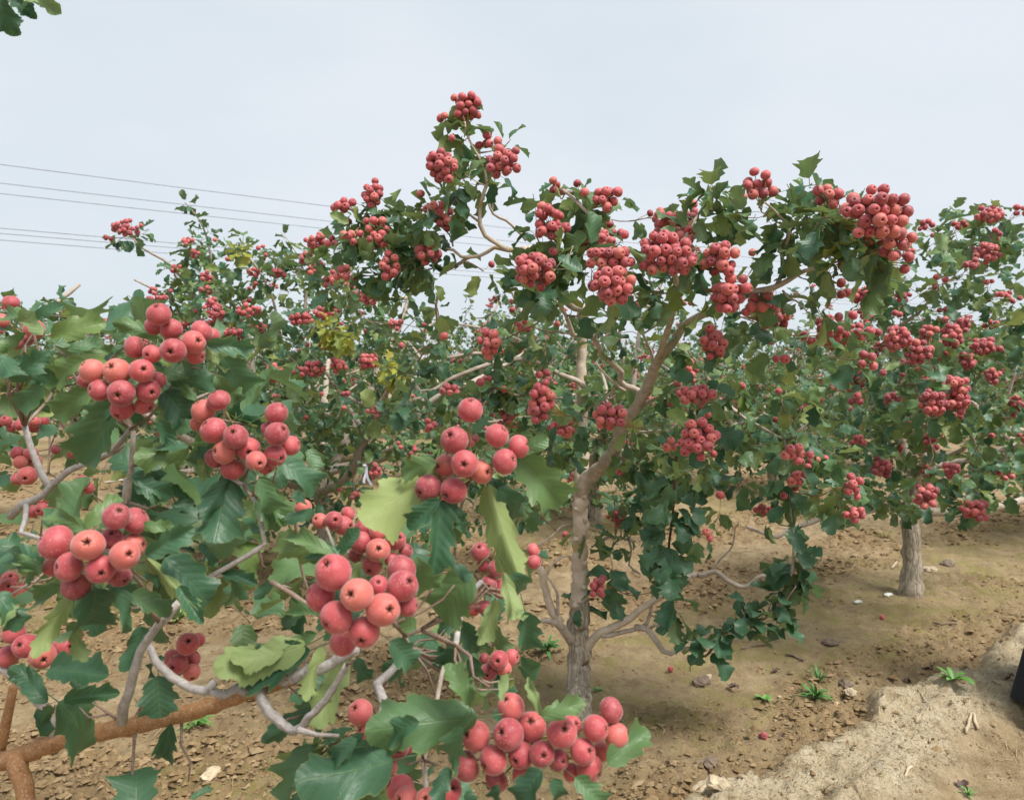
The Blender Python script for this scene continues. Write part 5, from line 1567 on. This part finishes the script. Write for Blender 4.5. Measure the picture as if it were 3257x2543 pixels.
def blade(base, d, L, w, mat, parent, arch=0.5, n=7):
    """one strap-shaped leaf with a keel"""
    d = d.normalized()
    sd = d.cross(Vector((0, 0, 1)))
    sd = sd.normalized() if sd.length > 1e-4 else Vector((1, 0, 0))
    mb = MB()
    for i in range(n + 1):
        t = i / n
        c = base + d * L * t + Vector((0, 0, -arch * L * t * t))
        ww = w * (0.35 + 1.3 * t * (1.25 - t)) * (1 - t ** 6) * 0.5 + 0.0004
        mb.v += [tuple(c - sd * ww + Vector((0, 0, ww * 0.4))), tuple(c), tuple(c + sd * ww + Vector((0, 0, ww * 0.4)))]
    for i in range(n):
        a = 3 * i
        mb.quad(a, a + 1, a + 4, a + 3)
        mb.quad(a + 1, a + 2, a + 5, a + 4)
    return mb.build('leaf', mat, parent)


def weed(px, py, label, spec, mat, name='weed_plant'):
    p = on_ground(px, py)
    r_ = empty(name, p)
    tag(r_, label, 'weed', 'weeds on the orchard floor')
    for ang_, el, L, w, arch in spec:
        blade(Vector((0, 0, 0.004)), Vector((math.cos(ang_) * math.cos(el), math.sin(ang_) * math.cos(el), math.sin(el))), L, w, mat, r_, arch)
    return r_


weed(*zpx('e', 1735, 895), 'bright green broad-leaved rosette weed on the bank', [(2.6, .8, .085, .024, .25), (2.2, .7, .07, .024, .3), (0.25, .6, .075, .026, .3), (-0.7, .5, .085, .03, .35), (-1.15, .5, .10, .034, .35), (-2.5, .5, .06, .024, .3), (-0.2, .8, .06, .024, .3), (2.9, .5, .06, .022, .3), (1.5, .9, .07, .022, .3)], M_WEED2)
weed(*zpx('e', 870, 960), 'tufted grassy weed with narrow leaves where the mossy soil meets the bank', [(rnd.uniform(-3.14, 3.14), rnd.uniform(.15, 1.2), rnd.uniform(.06, .12), rnd.uniform(.008, .013), rnd.uniform(.2, .6)) for _ in range(34)], M_WEED)
weed(*zpx('e', 885, 850), 'thin upright sprig of weed behind the grassy weed', [(rnd.uniform(-3.14, 3.14), rnd.uniform(.7, 1.4), rnd.uniform(.05, .11), rnd.uniform(.006, .01), rnd.uniform(.1, .4)) for _ in range(14)], M_WEED)
weed(*zpx('e', 540, 975), 'small yellow-green weed on mossy soil left of the grassy weed', [(rnd.uniform(-3.14, 3.14), rnd.uniform(.2, .9), rnd.uniform(.025, .045), rnd.uniform(.012, .018), .3) for _ in range(12)], M_WEED2)
weed(*zpx('c', 610, 1690), 'low bright weed at the foot of the middle trunk', [(rnd.uniform(-3.14, 3.14), rnd.uniform(.2, .9), rnd.uniform(.02, .035), rnd.uniform(.012, .016), .3) for _ in range(12)], M_WEED2)
weed(*zpx('c', 220, 1400), 'leafy green weed clump left of the middle trunk', [(rnd.uniform(-3.14, 3.14), rnd.uniform(.2, 1.2), rnd.uniform(.05, .11), rnd.uniform(.012, .02), .4) for _ in range(40)], M_WEED)
weed(*zpx('2', 1380, 1200), 'pale green weed clump on crumbly soil behind the grey spur', [(rnd.uniform(-3.14, 3.14), rnd.uniform(.3, 1.2), rnd.uniform(.06, .12), rnd.uniform(.012, .018), .4) for _ in range(34)], M_WEED2)
weed(*zpx('3', 1240, 920), 'thin grass tuft below the orange limb', [(rnd.uniform(-3.14, 3.14), rnd.uniform(.3, 1.3), rnd.uniform(.06, .12), .005, .5) for _ in range(36)], M_WEED2)
weed(*zpx('e', 1830, 1565), 'faint grass tuft at the bottom edge of the path', [(rnd.uniform(-3.14, 3.14), rnd.uniform(.3, 1.3), rnd.uniform(.02, .05), .004, .4) for _ in range(20)], M_WEED2)
weed(*zpx('d', 880, 1480), 'dry yellowish weed left of the short thick trunk', [(rnd.uniform(-3.14, 3.14), rnd.uniform(.3, 1.2), rnd.uniform(.08, .16), .008, .4) for _ in range(26)], plain('dry_weed', (0.30, 0.27, 0.08), 0.8))
weed(1385, 1440, 'bright grass tuft under the trees left of the pale stem', [(rnd.uniform(-3.14, 3.14), rnd.uniform(.5, 1.3), rnd.uniform(.2, .45), .03, .4) for _ in range(60)], M_WEED2)

# scrap of white plastic near the short thick trunk
M_PLASTIC = plain('white_plastic', (0.72, 0.70, 0.66), 0.4, 0.06, 30, 0.2)
for (x, y), w_, h_, lab in (((1320, 298), 0.05, 0.028, 'crumpled white plastic scrap left of the short thick trunk'), ((1130, 352), 0.045, 0.02, 'flat white plastic scrap half buried in the soil')):
    p = on_ground(*zpx('e', x, y))
    mb = MB()
    nu, nv = 7, 6
    for i in range(nu + 1):
        for j in range(nv + 1):
            u, v = i / nu - .5, j / nv - .5
            mb.v.append((u * w_, v * h_ + 0.008 * math.sin(u * 9), 0.010 * (1 - (2 * v) ** 2) + rnd.uniform(-.002, .002) + 0.004))
    for i in range(nu):
        for j in range(nv):
            a = i * (nv + 1) + j
            mb.quad(a, a + nv + 1, a + nv + 2, a + 1)
    o = mb.build('plastic_scrap', M_PLASTIC)
    o.location = p
    o.rotation_euler = (0, 0, 0.5)
    tag(o, lab, 'litter')

# white ribbon tied to a spur of the left tree
M_RIB = plain('white_ribbon', (0.5, 0.5, 0.60), 0.55, 0.08, 30, 0.1)
rb = zat('g', 1600, 1165, 3.35)
rib = empty('ribbon', rb)
tag(rib, 'white ribbon with two hanging tails tied to a bare spur', 'ribbon')
for dx, L in ((0.004, 0.080), (0.030, 0.088)):
    mb = MB()
    for i in range(9):
        t = i / 8
        x = dx * t + 0.006 * math.sin(t * 5 + dx * 60)
        mb.v += [(x - 0.006, 0.006 * math.sin(t * 4), -L * t), (x + 0.006, 0.006 * math.sin(t * 4 + .6), -L * t)]
    for i in range(8):
        mb.quad(2 * i, 2 * i + 1, 2 * i + 3, 2 * i + 2)
    mb.build('ribbon_tail', M_RIB, rib)
mb = MB()
tube(mb, np.array([(-0.005, 0, 0.004, 0.004), (-0.002, -0.004, 0.0, 0.0055), (0.003, -0.004, 0.0, 0.0055), (0.006, 0, 0.003, 0.004)]), 8)
mb.build('ribbon_knot', M_RIB, rib)

# ------------------------------------------------------------------ power lines beyond the orchard
M_WIRE = plain('power_wire', (0.10, 0.10, 0.13), 0.6)
A2, B2 = np.array((-19.4, 28.0)), np.array((-8.7, 34.9))
dv = B2 - A2
for k, (zl, zr, lab) in enumerate(((9.02, 9.02, 'topmost thin power line crossing the pale sky at left'), (8.41, 8.41, 'second power line from the top across the sky'), (8.10, 8.12, 'third power line from the top, close under the second'),
                                   (6.74, 6.80, 'power line just under the wide gap, uppermost of the lower three'), (6.60, 6.66, 'middle power line of the lower three'), (6.40, 6.46, 'lowest power line, passing behind the left bare shoots'))):
    mb = MB()
    rows = []
    for t in np.linspace(-1.5, 6.0, 60):
        p = A2 + dv * t + np.array((0, 1)) * (0.5 * k)
        f = ((t + 0.7) / 3.6) % 1.0
        z = zl + (zr - zl) * t + 0.10 - 0.40 * (f * (1 - f)) + (0 if k < 3 else 0.1)
        rows.append((p[0], p[1], z, 0.011))
    tube(mb, np.array(rows), 5, 0)
    tag(mb.build('power_line', M_WIRE), lab, 'wire', 'power lines')

# ------------------------------------------------------------------ person standing just outside the right edge, one wide trouser leg in view
foot = on_ground(3262, 2262)
px0, py0 = foot.x + 0.322, foot.y + 0.05
person = empty('person', (px0, py0, gz(px0, py0)))
tag(person, 'person in wide navy trousers standing at the right edge, only one hem showing', 'person')
M_SKIN = plain('skin', (0.50, 0.30, 0.21), 0.5, 0.08, 20, 0.1)
M_NAVY = plain('navy_cloth', (0.010, 0.011, 0.022), 0.85, 0.25, 90, 0.2)
M_COAT = plain('dark_coat', (0.02, 0.02, 0.03), 0.85, 0.25, 90, 0.2)
M_SHOE = plain('brown_shoe', (0.22, 0.11, 0.06), 0.5, 0.2, 60, 0.2)
M_HAIR = plain('black_hair', (0.012, 0.010, 0.009), 0.5, 0.3, 200, 0.4)
sk = {'pelvis': (0, 0, .93, .14), 'waist': (0, 0, 1.08, .125), 'chest': (0, 0, 1.28, .15), 'neckb': (0, .01, 1.44, .06), 'neck': (0, .01, 1.50, .052), 'head': (0, -.01, 1.60, .085), 'crown': (0, 0, 1.68, .078)}
for s_, n_ in ((-1, 'l'), (1, 'r')):
    sk.update({'hip' + n_: (s_ * .09, 0, .88, .085), 'knee' + n_: (s_ * .10, -.01, .48, .055), 'ankle' + n_: (s_ * .10, .02, .09, .036), 'toe' + n_: (s_ * .11, -.12, .04, .032),
               'sh' + n_: (s_ * .17, 0, 1.39, .055), 'elb' + n_: (s_ * .185, .02, 1.12, .040), 'wri' + n_: (s_ * .10, -.19, 1.05, .026), 'palm' + n_: (s_ * .05, -.24, 1.06, .028)})
    for fi, (fx, L_) in enumerate(((-.024, .075), (-.008, .085), (.008, .08), (.022, .065))):
        sk['f%d%s' % (fi, n_)] = (s_ * .0, -.255, 1.06 + fx, .009)
        sk['g%d%s' % (fi, n_)] = (-s_ * L_ * .4, -.245, 1.06 + fx, .008)
    sk['th' + n_] = (s_ * .045, -.25, 1.095, .010)
    sk['ti' + n_] = (s_ * .02, -.255, 1.12, .009)
keys = list(sk)
ed = [('pelvis', 'waist'), ('waist', 'chest'), ('chest', 'neckb'), ('neckb', 'neck'), ('neck', 'head'), ('head', 'crown')]
for n_ in 'lr':
    ed += [('pelvis', 'hip' + n_), ('hip' + n_, 'knee' + n_), ('knee' + n_, 'ankle' + n_), ('ankle' + n_, 'toe' + n_), ('chest', 'sh' + n_), ('sh' + n_, 'elb' + n_), ('elb' + n_, 'wri' + n_), ('wri' + n_, 'palm' + n_), ('palm' + n_, 'th' + n_), ('th' + n_, 'ti' + n_)]
    for fi in range(4):
        ed += [('palm' + n_, 'f%d%s' % (fi, n_)), ('f%d%s' % (fi, n_), 'g%d%s' % (fi, n_))]
bme = bpy.data.meshes.new('body')
bme.from_pydata([sk[k][:3] for k in keys], [(keys.index(a), keys.index(b)) for a, b in ed], [])
body = link(bpy.data.objects.new('body', bme), person)
md = body.modifiers.new('skin', 'SKIN')
for v, k in zip(bme.skin_vertices[0].data, keys):
    v.radius = (sk[k][3], sk[k][3])
    v.use_root = k == 'pelvis'
body.modifiers.new('sub', 'SUBSURF').levels = 1
bme.materials.append(M_SKIN)


def rings(name, sections, mat, sides=28, fold=0.0):
    """garment swept through horizontal sections (x, y, z, rx, ry)"""
    mb = MB()
    for i, (cx_, cy_, cz_, rx, ry) in enumerate(sections):
        for j in range(sides):
            a = 6.2832 * j / sides
            k = 1 + fold * (1 - cz_) * math.cos(7 * a + 0.4 * i)
            mb.v.append((cx_ + rx * k * math.cos(a), cy_ + ry * k * math.sin(a), cz_ + 0.02 * math.sin(a * 2 + 1) * (i == 0)))
    for i in range(len(sections) - 1):
        for j in range(sides):
            a, b = i * sides + j, i * sides + (j + 1) % sides
            mb.quad(a, b, b + sides, a + sides)
    return mb.build(name, mat, person)


for s_ in (-1, 1):
    rings('trouser_leg', [(s_ * .15, .0, .07, .205, .18), (s_ * .14, .0, .31, .165, .14), (s_ * .11, 0, .55, .10, .105), (s_ * .095, 0, .8, .10, .12), (s_ * .05, 0, .96, .12, .135)], M_NAVY, fold=0.06)
    mb = MB()
    tube(mb, np.array([(s_ * .11, .09, .045, .030), (s_ * .11, .06, .048, .042), (s_ * .112, -.02, .045, .045), (s_ * .115, -.10, .038, .042), (s_ * .117, -.165, .030, .026)]), 12)
    mb.build('shoe', M_SHOE, person)
    mb = MB()
    tube(mb, np.array([(s_ * .16, 0, 1.41, .075), (s_ * .175, .01, 1.26, .06), (s_ * .185, .015, 1.13, .054), (s_ * .15, -.09, 1.07, .048), (s_ * .11, -.175, 1.05, .040)]), 14)
    mb.build('sleeve', M_COAT, person)
rings('coat', [(0, 0, .78, .19, .16), (0, 0, .95, .18, .155), (0, 0, 1.12, .175, .145), (0, 0, 1.28, .195, .15), (0, 0, 1.40, .19, .12), (0, .01, 1.47, .075, .075)], M_COAT, fold=0.02)
mb = MB()
tube(mb, np.array([(0, .055, 1.50, .05), (0, .05, 1.58, .088), (0, .035, 1.66, .098), (0, .02, 1.72, .085), (0, .015, 1.755, .04)]), 16)
mb.build('hair', M_HAIR, person)
person.rotation_euler = (0, 0, R(200))
